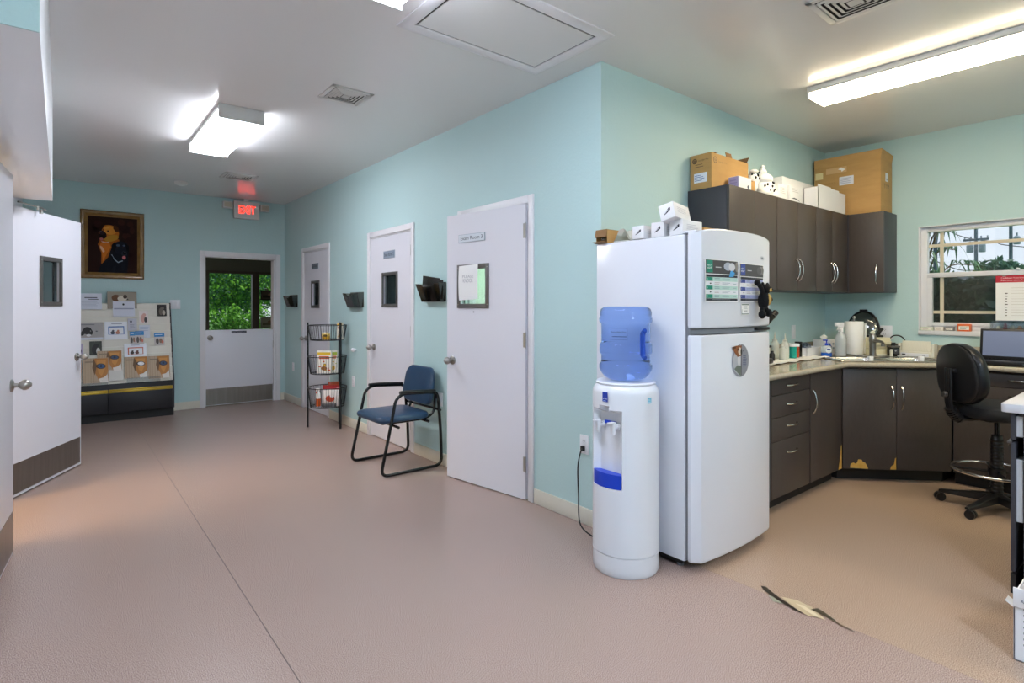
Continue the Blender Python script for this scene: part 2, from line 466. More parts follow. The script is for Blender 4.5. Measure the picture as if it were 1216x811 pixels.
# ------------------------------------------------------------------ doors
def knob(parent, x, y0, z, side, m='steel'):
    b = B(m)
    s = 1 if side > 0 else -1
    prof = [(.033, 0), (.033, .006), (.026, .011), (.012, .014), (.011, .03), (.019, .038), (.027, .05), (.028, .06), (.022, .073), (.012, .08), (.008, .085)]
    rows = []
    for r, h in prof:
        rows.append([(x + r * math.cos(2 * PI * k / 20), y0 + s * h, z + r * math.sin(2 * PI * k / 20)) for k in range(20)])
    b.grid(rows, None, True, True)
    return b.build('door_knob', parent)
def leaf(parent, w, h, z0, loc, rz, win=None, kick=False, hinge_side=1, name='door_leaf', knob_z=.915, t=.02, knob_in=.065, hinges=(.25, 1.1, 1.85), glass='glass_vision'):
    """slab hung at its local origin and running along +x; both faces finished"""
    b = B('door_white')
    if win:
        x0, x1, za, zb = win
        b.box(0, x0, -t, t, z0, h); b.box(x1, w, -t, t, z0, h); b.box(x0, x1, -t, t, z0, za); b.box(x0, x1, -t, t, zb, h)
    else: b.box(0, w, -t, t, z0, h, bev=.002)
    o = b.build(name, parent, loc, rz)
    if win:
        f = B('gunmetal'); d = .027
        for s in (1, -1):
            ya, yb = (t, t + .009) if s > 0 else (-t - .009, -t)
            f.box(x0 - d, x0 + .006, ya, yb, za - d, zb + d, bev=.002); f.box(x1 - .006, x1 + d, ya, yb, za - d, zb + d, bev=.002)
            f.box(x0, x1, ya, yb, zb - .006, zb + d, bev=.002); f.box(x0, x1, ya, yb, za - d, za + .006, bev=.002)
            for sx in (x0 - d / 2, x1 + d / 2):
                for sz in (za, zb): f.cyl((sx, yb if s > 0 else ya, sz), .004, .0015 * s, 'y', 8, 'steel')
        f.build('vision_frame', o)
        g = B(glass); g.box(x0, x1, -.003, .003, za, zb); g.build('vision_pane', o)
    if kick:
        k = B('brushed')
        for s in (1, -1):
            ya, yb = (t, t + .002) if s > 0 else (-t - .002, -t)
            k.box(.03, w - .015, ya, yb, z0 + .02, z0 + .21 + .02)
        k.build('kick_plate', o)
    for s in (1, -1): knob(o, w - knob_in, t * s, knob_z, s)
    for z in hinges:
        k = B('steel'); k.cyl((-.004, hinge_side * (t + .004), z - .05), .006, .1, 'z', 10)
        k.box(.0, .018, hinge_side * t - .001 * (hinge_side < 0), hinge_side * t + .002, z - .05, z + .05)
        k.cyl((-.004, hinge_side * (t + .004), z - .056), .004, .112, 'z', 10)
        k.build('hinge', o)
    return o
def casing_x(parent, x, y0, y1, z1, side=-1, w=.055, m='trim_white', depth=.12):
    """frame round an opening in a wall running along Y (world coordinates)"""
    b = B(m); a, c = (x - .014, x) if side < 0 else (x, x + .014)
    b.box(a, c, y0 - w, y0, 0, z1 + w, bev=.003); b.box(a, c, y1, y1 + w, 0, z1 + w, bev=.003); b.box(a, c, y0, y1, z1, z1 + w, bev=.003)
    d0, d1 = (x, x + depth) if side < 0 else (x - depth, x)
    for yy in ((y0 - .0, y0 + .012), (y1 - .012, y1 + .0)): b.box(d0, d1, yy[0], yy[1], 0, z1)
    b.box(d0, d1, y0, y1, z1 - .012, z1)
    s0, s1 = (x + .05, x + .062) if side < 0 else (x - .062, x - .05)
    b.box(s0, s1, y0 + .012, y0 + .024, 0, z1 - .012); b.box(s0, s1, y1 - .024, y1 - .012, 0, z1 - .012); b.box(s0, s1, y0 + .012, y1 - .012, z1 - .024, z1 - .012)
    return b.build('door_frame', parent)
def sign_plate(o, xc, z, w, h, txt, face='d3dae2', rim='7f8a96', y=.02, tc='1c2a3a'):
    b = B('sign_grey'); b.box(xc - w / 2, xc + w / 2, y, y + .006, z - h / 2, z + h / 2, bev=.0015)
    fr = ((xc, y + .006, z), (-1, 0, 0), (0, 0, 1))
    b.rect(fr, -w / 2 + .004, -h / 2 + .004, w / 2 - .004, h / 2 - .004, face, 1)
    b.text(fr, txt, 0, -h * .2, h * .46, tc, 2, wid=w * .84, cx=True)
    return b.build('door_sign', o)

d3 = thing('door_3', 'white exam room door standing slightly ajar, nearest the water cooler', 'door', kind='structure')
casing_x(d3, WX, D3[0], D3[1], 2.04)
o = leaf(d3, .81, 2.033, .008, (WX - .008, D3[0] + .012, 0), PI / 2 + math.radians(8.5), win=(.375, .66, 1.345, 1.62))
sign_plate(o, .53, 1.845, .285, .062, 'Exam Room 3')
b = B('ink'); b.disc(((.51, .0205, 1.29), (-1, 0, 0), (0, 0, 1)), 0, 0, .008, .008, 'b9b9bf', 1); b.build('screw_cap', o)
d2 = thing('door_2', 'closed white exam room door behind the blue chair', 'door', kind='structure')
casing_x(d2, WX, D2[0], D2[1], 2.04)
o = leaf(d2, .845, 2.025, .008, (WX + .024, D2[0] + .014, 0), PI / 2, win=(.29, .57, 1.35, 1.64))
sign_plate(o, .44, 1.84, .24, .075, 'Exam Room 2', face='8e9bab', tc='26323f')
d1 = thing('door_1', 'closed white exam room door behind the wire basket stand', 'door', kind='structure')
casing_x(d1, WX, D1[0], D1[1], 2.04)
o = leaf(d1, .845, 2.025, .008, (WX + .024, D1[0] + .014, 0), PI / 2, win=(.31, .55, 1.34, 1.63))
sign_plate(o, .44, 1.84, .24, .075, 'Exam Room 1', face='6f7681', tc='1f262d')

d4 = thing('door_4', 'open white door with small window standing in front of the brochure rack', 'door', kind='structure')
casing_x(d4, LX, LB[0], LB[1], 2.045, side=1)
o = leaf(d4, .905, 2.03, .012, (LX + .035, 5.10, 0), math.atan2(.80, .405), win=(.37, .60, 1.36, 1.68), kick=True, hinge_side=1)
# overhead closer: body and folded arms above the leaf
b = B('steel')
b.box(.05, .3, .021, .062, 1.955, 2.01, bev=.006)
b.cyl((.12, .045, 2.01), .011, .04, 'z', 12)
b.tube([(.12, .045, 2.046), (.36, .16, 2.05)], .006); b.tube([(.36, .16, 2.058), (.10, .22, 2.06)], .006); b.cyl((.36, .16, 2.04), .01, .028, 'z', 10)
b.cyl((.25, -.06, 2.03), .008, .03, 'z', 10); b.tube([(.05, -.05, 2.052), (.3, -.06, 2.052), (.42, -.02, 2.056)], .006); b.cyl((.3, -.055, 2.01), .012, .03, 'z', 10)
b.build('door_closer', o)
d5 = thing('door_5', 'white door barely ajar at the very edge of the picture', 'door', kind='structure')
casing_x(d5, LX, LA[0], LA[1], 2.045, side=1)
leaf(d5, .893, 2.03, .012, (LX + .035, LA[0] + .005, 0), math.atan2(.89, .078), kick=True, hinge_side=1)

# the half door in the far wall
d6 = thing('door_6', 'white half door with steel kick plate and view of garden above', 'door', kind='structure')
b = B('trim_white')
b.box(HX0 - .06, HX0, FY - .015, FY, 0, 2.065, bev=.003); b.box(HX1, HX1 + .062, FY - .015, FY, 0, 2.065, bev=.003); b.box(HX0, HX1, FY - .015, FY, 2.0, 2.065, bev=.003)
b.box(HX0, HX0 + .012, FY, FY + .12, 0, 2.0); b.box(HX1 - .03, HX1, FY, FY + .12, 0, 2.0); b.box(HX0, HX1, FY, FY + .12, 1.985, 2.0)
b.build('door_frame', d6)
b = B('door_white'); b.box(HX0 + .014, HX1 - .032, FY + .02, FY + .06, .01, 1.015, bev=.002)
o = b.build('door_leaf', d6)
b = B('brushed'); b.box(HX0 + .02, HX1 - .038, FY + .018, FY + .02, .02, .235); b.build('kick_plate', o)
k = B('steel'); prof = [(.033, 0), (.033, .006), (.012, .014), (.011, .03), (.027, .05), (.028, .06), (.018, .075), (.006, .082)]
k.grid([[(HX0 + .065 + r * math.cos(2 * PI * i / 18), FY + .02 - h, .915 + r * math.sin(2 * PI * i / 18)) for i in range(18)] for r, h in prof], None, True, True); k.build('door_knob', o)
b = B('ink'); fr = ((1.80, FY + .02, .965), (1, 0, 0), (0, 0, 1)); b.rect(fr, 0, 0, .19, .032, '3a3c48', 1); b.text(fr, 'Please Use Bell Front', .008, .009, .015, 'aeb2bc', 2, wid=.174); b.build('door_sign', o)
b = B('steel')
for z in (.2, .8): b.box(HX1 - .034, HX1 - .026, FY + .012, FY + .02, z - .05, z + .05)
b.build('hinge', o)

# ------------------------------------------------------------------ windows
w1 = thing('window_1', 'white framed kitchen window with cream grille bars and dusk-grey street view', 'window', kind='structure')
b = B('window_white')
x0, x1 = EX + .045, EX + .10
b.box(x0, x1, WY0, WY0 + .05, WZ0, WZ1, bev=.003); b.box(x0, x1, WY1 - .05, WY1, WZ0, WZ1, bev=.003)
b.box(x0, x1, WY0 + .05, WY1 - .05, WZ1 - .045, WZ1, bev=.003); b.box(x0, x1, WY0 + .05, WY1 - .05, WZ0, WZ0 + .045, bev=.003)
b.box(x0 - .012, x1, WY0 + .05, WY1 - .05, 1.573, 1.612, bev=.003)
# inner lower sash
for a, c in ((WY0 + .05, WY0 + .085), (WY1 - .085, WY1 - .05)): b.box(x0 - .008, x0 + .03, a, c, WZ0 + .045, 1.573, bev=.002)
b.box(x0 - .008, x0 + .03, WY0 + .085, WY1 - .085, WZ0 + .045, WZ0 + .075, bev=.002)
b.build('window_frame', w1)
b = B('window_white'); b.box(EX - .001, EX + .044, WY0 - .002, WY0 + .004, WZ0, WZ1 + .002); b.box(EX - .001, EX + .044, WY1 - .004, WY1 + .002, WZ0, WZ1 + .002); b.box(EX - .001, EX + .044, WY0 + .004, WY1 - .004, WZ1 - .004, WZ1 + .002)
b.box(EX - .02, EX + .15, WY0 - .0, WY1 + .0, WZ0 - .03, WZ0 + .006, bev=.003)
b.build('window_sill', w1)
b = B('muntin')
ym = WY1 - .14; yn = WY0 + .14
for y in (ym, yn): b.box(x0 + .036, x0 + .05, y - .012, y + .012, WZ0 + .05, WZ1 - .05)
for z in (WZ1 - .16, WZ0 + .16): b.box(x0 + .035, x0 + .049, WY0 + .05, WY1 - .05, z - .012, z + .012)
b.build('grille', w1)
b = B('glass'); b.box(x0 + .04, x0 + .044, WY0 + .05, WY1 - .05, 1.61, WZ1 - .045); b.build('upper_pane', w1)
b = B('glass_screened'); b.box(x0 + .055, x0 + .058, WY0 + .08, WY1 - .08, WZ0 + .05, 1.575); b.build('screened_pane', w1)

w2 = thing('window_2', 'dark framed entry room window onto hedge and trees', 'window', kind='structure')
mat('bronze', '5d5550', .5)
b = B('bronze')
for a, c in ((2.16, 2.22), (3.0, 3.13), (3.86, 3.92)): b.box(a, c, GY - .02, GY + .1, .25, 2.03, bev=.003)
b.box(2.16, 3.92, GY - .018, GY + .1, 1.98, 2.03); b.box(2.16, 3.92, GY - .018, GY + .1, .25, .32)
b.build('window_frame', w2)
b = B('glass'); b.box(2.22, 3.0, GY + .03, GY + .034, .32, 1.98); b.box(3.13, 3.86, GY + .03, GY + .034, .32, 1.98); b.build('window_pane', w2)
for (xa, xb, za, zb, dark, lb) in ((3.15, 3.46, 1.46, 1.66, True, 'dark wide framed picture hung high against the garden window'), (3.15, 3.45, .9, 1.11, False, 'pale framed picture standing low against the garden window')):
    t = thing('framed_picture', lb, 'picture', (xa, GY - .03, za))
    b = B('black_plastic' if dark else 'brushed'); w, h = xb - xa, zb - za
    b.box(0, w, 0, .015, 0, h, bev=.003); b.build('frame', t)
    b = B('ink'); fr = ((0, 0, 0), (1, 0, 0), (0, 0, 1)); b.rect(fr, .02, .02, w - .02, h - .02, '5b5248' if dark else 'a3a08f', 1)
    b.rect(fr, .04, .05, w - .04, .10, '2f2a26' if dark else '6e6a55', 2); b.disc(fr, w * .6, h * .55, .05, .03, '8b7360', 3); b.build('picture_sheet', t)

# ================================================================== HALL
# ------------------------------------------------------------------ guest chair
ch = thing('guest_chair', 'blue vinyl guest chair with black tube sled legs against the hall wall', 'chair', (2.17, 4.25, 0))
def side_frame(y):
    b = B('black_gloss')
    pts = [(.10, y, .452), (-.02, y, .452)]
    loop = round_path([(-.19, y, .30), (-.255, y, .014), (.295, y, .014), (.285, y, .30), (.262, y, .56), (.245, y, .622), (-.06, y, .64), (-.125, y, .60), (-.19, y, .30)], .07, 6)
    b.tube(loop[:-1], .0125, n=10, closed=True)
    return b
side_frame(-.285).build('side_frame', ch); side_frame(.285).build('side_frame', ch)
b = B('black_gloss')
b.tube([(-.10, -.285, .375), (-.10, .285, .375)], .011); b.tube([(.17, -.285, .39), (.17, .285, .39)], .011)
b.tube(round_path([(-.14, -.2, .40), (.2, -.2, .40), (.27, -.2, .44), (.285, -.2, .60)], .05), .011)
b.tube(round_path([(-.14, .2, .40), (.2, .2, .40), (.27, .2, .44), (.285, .2, .60)], .05), .011)
b.tube([(.284, -.285, .47), (.284, .285, .47)], .01)
b.build('under_frame', ch)
for y in (-.285, .285):
    b = B('black'); b.tube(round_path([(-.09, y, .646), (.0, y, .648), (.23, y, .634)], .03), .0155, n=10); b.build('armrest', ch)
def cushion(b, outline, thick, dome, axis, base, curve=0., n=8, edge=.35):
    """padded panel: outline in (u,v); thickness along axis"""
    cu = sum(p[0] for p in outline) / len(outline); cv = sum(p[1] for p in outline) / len(outline)
    rows = []
    def ring(k, h):
        r = []
        for (u, v) in outline:
            uu, vv = cu + (u - cu) * k, cv + (v - cv) * k
            hh = base + h - curve * ((uu - cu) ** 2)
            r.append((uu, vv, hh) if axis == 'z' else (hh, uu, vv))
        return r
    for k, h in [(.02, -.0), (.9, 0), (.97, thick * .12), (1., thick * .4), (.995, thick * .65), (.96, thick * .88), (.88, thick), (.6, thick + dome * .7), (.02, thick + dome)]: rows.append(ring(k, h))
    b.grid(rows, None, True, True); return b
b = B('vinyl_blue'); cushion(b, rrect(-.245, .225, -.245, .245, .075, 6), .055, .012, 'z', .405); b.build('seat', ch)
b = B('black'); b.box(-.2, .19, -.2, .2, .392, .409, bev=.006); b.build('seat_pan', ch)
b = B('vinyl_blue', Matrix.Translation((.245, 0, .50)) @ Matrix.Rotation(math.radians(8), 4, 'Y'))
cushion(b, [(u * (1 - .12 * (v / .3) ** 2), v) for u, v in rrect(-.245, .245, 0, .315, .085, 6)], -.05, -.01, 'x', .015, curve=.35); b.build('backrest', ch)

# ------------------------------------------------------------------ wire basket stand
st = thing('basket_stand', 'black three tier wire basket stand beside the closed far exam door', 'stand', (2.285, 6.045, 0))
posts = [(-.162, .139), (.079, -.166), (.165, .075)]
for px, py in posts:
    b = B('black_wire'); a = math.atan2(py, px); b.M = Matrix.Translation((px * 1.02, py * 1.02, 0)) @ Matrix.Rotation(a, 4, 'Z')
    b.box(-.006, .006, -.013, .013, 0, 1.155, bev=.002); b.build('post', st)
def basket(zt, zb, rt=.205, rb=.178):
    b = B('black_wire')
    b.tube([(rt * math.cos(2 * PI * k / 40), rt * math.sin(2 * PI * k / 40), zt) for k in range(40)], .0042, n=6, closed=True)
    b.tube([(rb * math.cos(2 * PI * k / 40), rb * math.sin(2 * PI * k / 40), zb) for k in range(40)], .0042, n=6, closed=True)
    for k in range(44):
        a = 2 * PI * k / 44; c, s_ = math.cos(a), math.sin(a)
        b.tube([(rt * c, rt * s_, zt), (rb * c, rb * s_, zb)], .0019, n=4)
    for k in range(-7, 8):
        x = k * .0235; y = math.sqrt(max(0, rb ** 2 - x * x)); b.tube([(x, -y, zb), (x, y, zb)], .0019, n=4)
    for y in (-.09, .09):
        x = math.sqrt(rb ** 2 - y * y); b.tube([(-x, y, zb - .003), (x, y, zb - .003)], .003, n=4)
    return b.build('wire_basket', st)
basket(1.125, .965); basket(.785, .60); basket(.445, .237)
# goods in the baskets (world positions)
def packet(name, label, cat, loc, rz, w, d, h, cols, group=None, bag=False):
    t = B('ink')
    if bag:
        rows = []
        for z, kw, kd in ((0, .9, .8), (.15, 1, 1), (.5, 1.02, 1.15), (.8, 1, .7), (.93, 1, .12), (1, 1, .1)):
            rows.append([(w / 2 * kw * math.copysign(abs(math.cos(a)) ** .5, math.cos(a)), d / 2 * kd * math.copysign(abs(math.sin(a)) ** .8, math.sin(a)), z * h) for a in [2 * PI * k / 20 for k in range(20)]])
        t.grid(rows[:3], 'gloss_ink', True, False, cols[0]); t.grid(rows[2:4], 'gloss_ink', True, False, cols[1]); t.grid(rows[3:], 'gloss_ink', True, True, cols[2])
        fr = ((0, -d / 2 * 1.16 - .002, h * .3), (1, 0, 0), (0, 0, 1)); t.disc(fr, 0, .02, w * .25, h * .16, cols[3], 1); t.disc(fr, .02, .05, w * .12, h * .08, cols[1], 2)
    else:
        t.box(-w / 2, w / 2, -d / 2, d / 2, 0, h, 'ink', col=cols[0])
        for fr, ww in (((0, -d / 2, 0), (1, 0, 0), (0, 0, 1)), w), (((-w / 2, 0, 0), (0, -1, 0), (0, 0, 1)), d):
            t.rect(fr, -ww * .46, h * .80, ww * .46, h * .93, cols[1], 1); t.lines(fr, -ww * .35, h * .62, ww * .4, h * .78, 2, cols[2], 1, .6)
            for k in range(9): t.disc(fr, random.uniform(-.36, .36) * ww, random.uniform(.12, .55) * h, ww * random.uniform(.05, .12), ww * random.uniform(.04, .08), random.choice(cols[1:]), 2 + k % 3, 10)
            t.disc(fr, 0, h * .22, ww * .2, h * .1, cols[4], 6)
    return solo(t, name, label, cat, loc, rz, group)
packet('treat_box', 'tall white box with yellow and brown print in the middle wire basket', 'box', (2.24, 6.0, .605), -.65, .155, .06, .245, ['efece2', 'e0b82e', 'd4622c', '3a3028', '9c6a36'])
packet('treat_box', 'narrow white and green box behind the basket post, middle tier', 'box', (2.335, 5.975, .605), -.65, .085, .055, .245, ['ece9df', '9db23a', 'd07a3c', '453a30', 'e4b43a'])
packet('treat_box', 'small white carton with yellow label at the near rim of the top basket', 'box', (2.385, 5.93, .97), -.75, .06, .045, .185, ['e6e0cf', 'e9b528', 'b85a30', '5a4a3a', 'd99c2a'])
packet('treat_pouch', 'small yellow pouch lying low in the top wire basket', 'pouch', (2.245, 5.98, .97), -.65, .085, .04, .08, ['d9a52c', 'e8c34a', 'e6e2d4', '5c4324'], bag=True)
packet('pet_food_bag', 'red and white bag filling the bottom wire basket', 'bag', (2.315, 5.99, .242), -.7, .20, .10, .225, ['efe6df', 'e3dcd8', 'a3242c', 'b9482e'], bag=True)
packet('pet_food_bag', 'white bag with orange stripe leaning on the wall side of the bottom basket', 'bag', (2.375, 6.09, .242), -.2, .12, .08, .25, ['c9552b', 'ece4dc', 'c4502a', '8d2a2a'], bag=True)
b = B('gloss_ink'); b.box(-.07, .07, -.04, .04, 0, .035, 'gloss_ink', .006, col='57585c')
solo(b, 'treat_tray', 'flat dark packet lying in front of the red bag, bottom basket', 'packet', (2.26, 5.93, .243), -.65)
t = thing('spray_bottle', 'small white and orange trigger bottle standing in the bottom wire basket', 'bottle', (2.185, 6.05, .242))
b = B('gloss_ink'); b.lathe([(.024, 0), (.026, .01), (.026, .085)], n=16, col='d9622a'); b.lathe([(.026, .085), (.026, .13), (.012, .155), (.01, .165)], n=16, col='f0efe9'); b.build('bottle_body', t)
b = B('gloss_ink'); b.box(-.03, .016, -.01, .01, .163, .195, 'gloss_ink', .004, col='e9e4dc'); b.box(-.036, -.028, -.008, .008, .175, .19, 'gloss_ink', .001, col='b23a28'); b.box(-.024, -.018, -.005, .005, .14, .168, 'gloss_ink', .001, col='d8452c'); b.build('trigger_head', t)

# ------------------------------------------------------------------ wall file pockets
def pocket(loc, label, spread_=False):
    t = thing('file_pocket', label, 'file holder', loc, 0, 'smoky file pockets on the exam room wall')
    b = B('smoke'); w = .19; hb = .15
    # front sheet leans out, sides taper, back sits on the wall; scooped upper edge
    def sheet(x0, x1, w0, w1, z0, z1, scoop):
        n = 10; up = []; lo = []
        for k in range(n + 1):
            u = -1 + 2 * k / n
            up.append((x1, u * w1, z1 - scoop * max(0, 1 - (u * 1.6) ** 2))); lo.append((x0, u * w0, z0))
        b.grid([lo, up])
        b.grid([[(p[0] - .003, p[1], p[2]) for p in lo], [(p[0] - .003, p[1], p[2]) for p in up]])
    sheet(-.045, -.085, w * .82, w, 0, hb, .035)
    b.box(-.006, -.003, -w * .9, w * .9, 0, hb + .01)
    b.box(-.046, -.003, -w * .82, w * .82, 0, .004)
    for s in (-1, 1):
        b.grid([[(-.045, s * w * .82, 0), (-.003, s * w * .82, 0)], [(-.085, s * w, hb), (-.003, s * w * .92, hb)]])
        b.grid([[(-.045, s * (w * .82 - .003), 0), (-.003, s * (w * .82 - .003), 0)], [(-.085, s * (w - .003), hb), (-.003, s * (w * .92 - .003), hb)]])
    b.build('pocket_shell', t)
    b = B('black_plastic'); b.tube([(-.087, -w, hb), (-.046, -w * .82, 0), (-.046, w * .82, 0), (-.087, w, hb)], .003, n=6); b.box(-.05, -.003, -w * .82, w * .82, -.005, .001); b.build('pocket_rim', t)
    b = B('steel'); b.cyl((-.012, 0, hb - .02), .007, .006, 'x', 10); b.build('hanger_pin', t)
    return t
p1 = pocket((WX, 4.11, 1.375), 'smoky plastic file pocket on the wall between the blue chair door and ajar door')
dup(p1, (WX, 5.73, 1.325), label='smoky plastic file pocket on the wall above the basket stand')
dup(p1, (WX, 7.84, 1.33), label='smoky plastic file pocket on the wall nearest the half door corner')
b = B('smoke_plastic'); b.box(-.006, 0, -.16, .14, -.16, .0, bev=.004); b.M = Matrix.Rotation(.12, 4, 'X'); b.box(-.012, -.006, -.12, .16, -.13, .03, bev=.003)
solo(b, 'chart_folder', 'dark folder leaning inside the file pocket next to the ajar door', 'folder', (WX - .035, 4.09, 1.55), 0)

# ------------------------------------------------------------------ outlets and switches
def plate(loc, rz, label, kind='outlet', w=.072, h=.115, name='power_outlet', group=None, gang=1):
    """local -y faces the room"""
    t = thing(name, label, 'switch' if kind == 'switch' else 'outlet', loc, rz, group)
    b = B('plastic_white'); b.box(-w / 2, w / 2, -.006, 0, -h / 2, h / 2, bev=.002); b.build('cover_plate', t)
    if kind == 'switch':
        for g in range(gang):
            x = (g - (gang - 1) / 2) * .046
            b = B('plastic_white'); b.box(x - .016, x + .016, -.010, -.004, -.033, .033, bev=.0015); b.build('rocker', t)
    else:
        for z in (.02, -.02):
            b = B('plastic_white'); b.cyl((0, -.008, z), .0165, .004, 'y', 18)
            fr = ((0, -.0081, z), (1, 0, 0), (0, 0, 1))
            b.rect(fr, -.008, -.003, -.006, .006, '202020', 1); b.rect(fr, .006, -.003, .008, .006, '202020', 1); b.disc(fr, 0, -.008, .002, .002, '202020', 1, 8)
            b.build('socket', t)
    return t
plate((1.138, FY, 1.357), 0, 'white double light switch on the teal wall beside the brochure rack', 'switch', .115, .115, 'light_switch', gang=2)
RW = -PI / 2     # plates on the exam wall face -X
plate((WX, 2.365, .485), RW, 'white outlet with the water cooler cord plugged in', name='power_outlet')
plate((WX, 4.03, .545), RW, 'white outlet on the wall beside the blue chair backrest')
plate((WX, 5.83, .505), RW, 'white outlet low behind the basket stand')
plate((WX, 7.86, .50), RW, 'white outlet low on the wall near the half door')
b = B('plastic_white'); b.cyl((0, 0, 0), .012, -.014, 'x', 14); b.ell((-.032, 0, 0), (.022, .022, .022)); b.cyl((-.012, 0, 0), .008, -.014, 'x', 10)
solo(b, 'door_stop', 'small round white wall stop above the basket stand outlet', 'door stop', (WX, 5.77, .86), 0)

# ------------------------------------------------------------------ paper taped over the ajar door window
b = B('paper'); th = math.radians(8.5)
rows = []
for k in range(9):
    z = -.26 * k / 8; rows.append([(x, .003 + .006 * math.sin(k / 8 * PI) * (1 + .3 * math.sin(x * 20)), z - .04 * (x + .1)) for x in [(-.09 + .205 * i / 6) for i in range(7)]])
b.grid(rows)
b.grid([[(p[0], p[1] - .0006, p[2]) for p in r] for r in rows])
fr = ((.01, .0115, -.13), (-1, 0, 0), (0, 0, 1))
b.text(fr, 'PLEASE', -.06, .03, .022, 'b5b5b8', 1, wid=.12); b.text(fr, 'KNOCK', -.055, -.005, .03, 'b0b0b4', 1, wid=.11)
o = solo(b, 'paper_notice', 'white paper taped over the little window of the ajar exam door', 'notice')
dd = V((-math.sin(th), math.cos(th), 0)); nn = V((-math.cos(th), -math.sin(th), 0))
o.location = V((WX - .008, D3[0] + .012, 0)) + dd * .54 + nn * .032 + V((0, 0, 1.645)); o.rotation_euler = (0, 0, PI / 2 + th)

# ------------------------------------------------------------------ dog painting
t = thing('framed_painting', 'oil portrait of a brown dog and a black dog in carved wood frame', 'painting', (.176, FY, 1.665))
W_, H_ = .628, .81
b = B('frame_wood')
def frame_side(b, x0, z0, x1, z1, w, nx, nz):
    prof = [(0, 0), (0, .02), (.012, .034), (.03, .03), (.045, .036), (.06, .022), (.072, .016), (.072, 0)]
    L_ = []
    for d, h in prof:
        # mitred ends
        tx, tz = (1 if x1 > x0 else -1 if x1 < x0 else 0), (1 if z1 > z0 else -1 if z1 < z0 else 0)
        L_.append([(x0 + nx * d + tx * d, -h, z0 + nz * d + tz * d), (x1 + nx * d - tx * d, -h, z1 + nz * d - tz * d)])
    b.grid(L_)
frame_side(b, 0, 0, W_, 0, .07, 0, 1); frame_side(b, W_, 0, W_, H_, .07, -1, 0); frame_side(b, W_, H_, 0, H_, .07, 0, -1); frame_side(b, 0, H_, 0, 0, .07, 1, 0)
b.build('picture_frame', t)
b = B('gloss_ink'); fr = ((.068, -.012, .068), (1, 0, 0), (0, 0, 1)); w, h = W_ - .136, H_ - .136
g = 'oil_ink'
b.box(.06, W_ - .06, -.012, -.002, .06, H_ - .06, 'oil_ink', col='2b1814')
def P_(pts, c, l): b.art(fr, [(p[0] * w, p[1] * h) for p in pts], c, l, g)
def D_(u, v, a, c_, col, l, rot=0): b.disc(fr, u * w, v * h, a * w, c_ * h, col, l, 20, rot, g)
for k in range(26): D_(random.uniform(.1, .9), random.uniform(.08, .92), random.uniform(.05, .1), random.uniform(.04, .08), random.choice(['321a17', '2a1513', '3a201a', '241210']), 1 + k % 2)
P_([(.20, .50), (.26, .62), (.5, .66), (.62, .60), (.64, .52), (.5, .30), (.36, .16), (.27, .16), (.27, .35)], 'a35a1e', 4)
P_([(.24, .50), (.30, .57), (.42, .55), (.46, .46), (.38, .34), (.30, .20), (.28, .36)], 'd0742a', 5)
P_([(.24, .48), (.29, .46), (.34, .38), (.30, .36), (.25, .43)], 'e0b48e', 6)
D_(.42, .71, .20, .145, 'b86c26', 5); D_(.44, .76, .13, .08, 'd98f38', 6); D_(.47, .62, .15, .055, 'b9842f', 6, .35)
P_([(.22, .78), (.27, .86), (.33, .85), (.27, .74), (.23, .70)], '2a1710', 7); P_([(.52, .86), (.60, .83), (.62, .75), (.55, .74), (.50, .80)], '4a2a14', 7)
D_(.30, .665, .075, .065, '191215', 8); D_(.28, .71, .05, .04, '2c2024', 9); D_(.26, .725, .02, .012, '5c5058', 10)
D_(.27, .595, .035, .025, 'b36a64', 9); D_(.31, .76, .018, .01, '100c0c', 9); D_(.40, .745, .022, .012, '160f0c', 9)
D_(.37, .80, .05, .02, 'd99a44', 8, .2); P_([(.26, .56), (.40, .54), (.44, .56), (.30, .535)], 'c9b4a8', 9)
P_([(.20, .0), (.26, .14), (.40, .28), (.47, .45), (.50, .53), (.62, .575), (.78, .545), (.82, .44), (.80, .30), (.80, .16), (.78, .0)], '15171f', 10)
D_(.65, .46, .165, .115, '1b1e27', 11); P_([(.47, .50), (.53, .56), (.57, .50), (.53, .38), (.47, .42)], '0b0b0f', 12); P_([(.74, .55), (.82, .50), (.82, .38), (.77, .42)], '0b0b0f', 12)
D_(.60, .50, .04, .02, '4a5668', 13); D_(.72, .50, .03, .015, '4a5668', 13); D_(.59, .455, .018, .01, '4b3324', 14); D_(.70, .46, .018, .01, '4b3324', 14)
D_(.725, .355, .06, .05, '2b2e36', 13); D_(.73, .365, .038, .026, '0a0a0c', 14); D_(.72, .285, .038, .032, 'c9767a', 14); D_(.74, .378, .012, .006, '8d96a4', 15)
P_([(.46, .33), (.48, .33), (.52, .24), (.60, .185), (.70, .22), (.69, .235), (.60, .205), (.53, .255)], '8fa0ac', 14)
P_([(.5, .12), (.56, .14), (.55, .05), (.5, .04)], '1d2028', 12); P_([(.66, .16), (.76, .18), (.74, .06), (.68, .05)], '1b1e26', 12)
b.build('canvas', t)

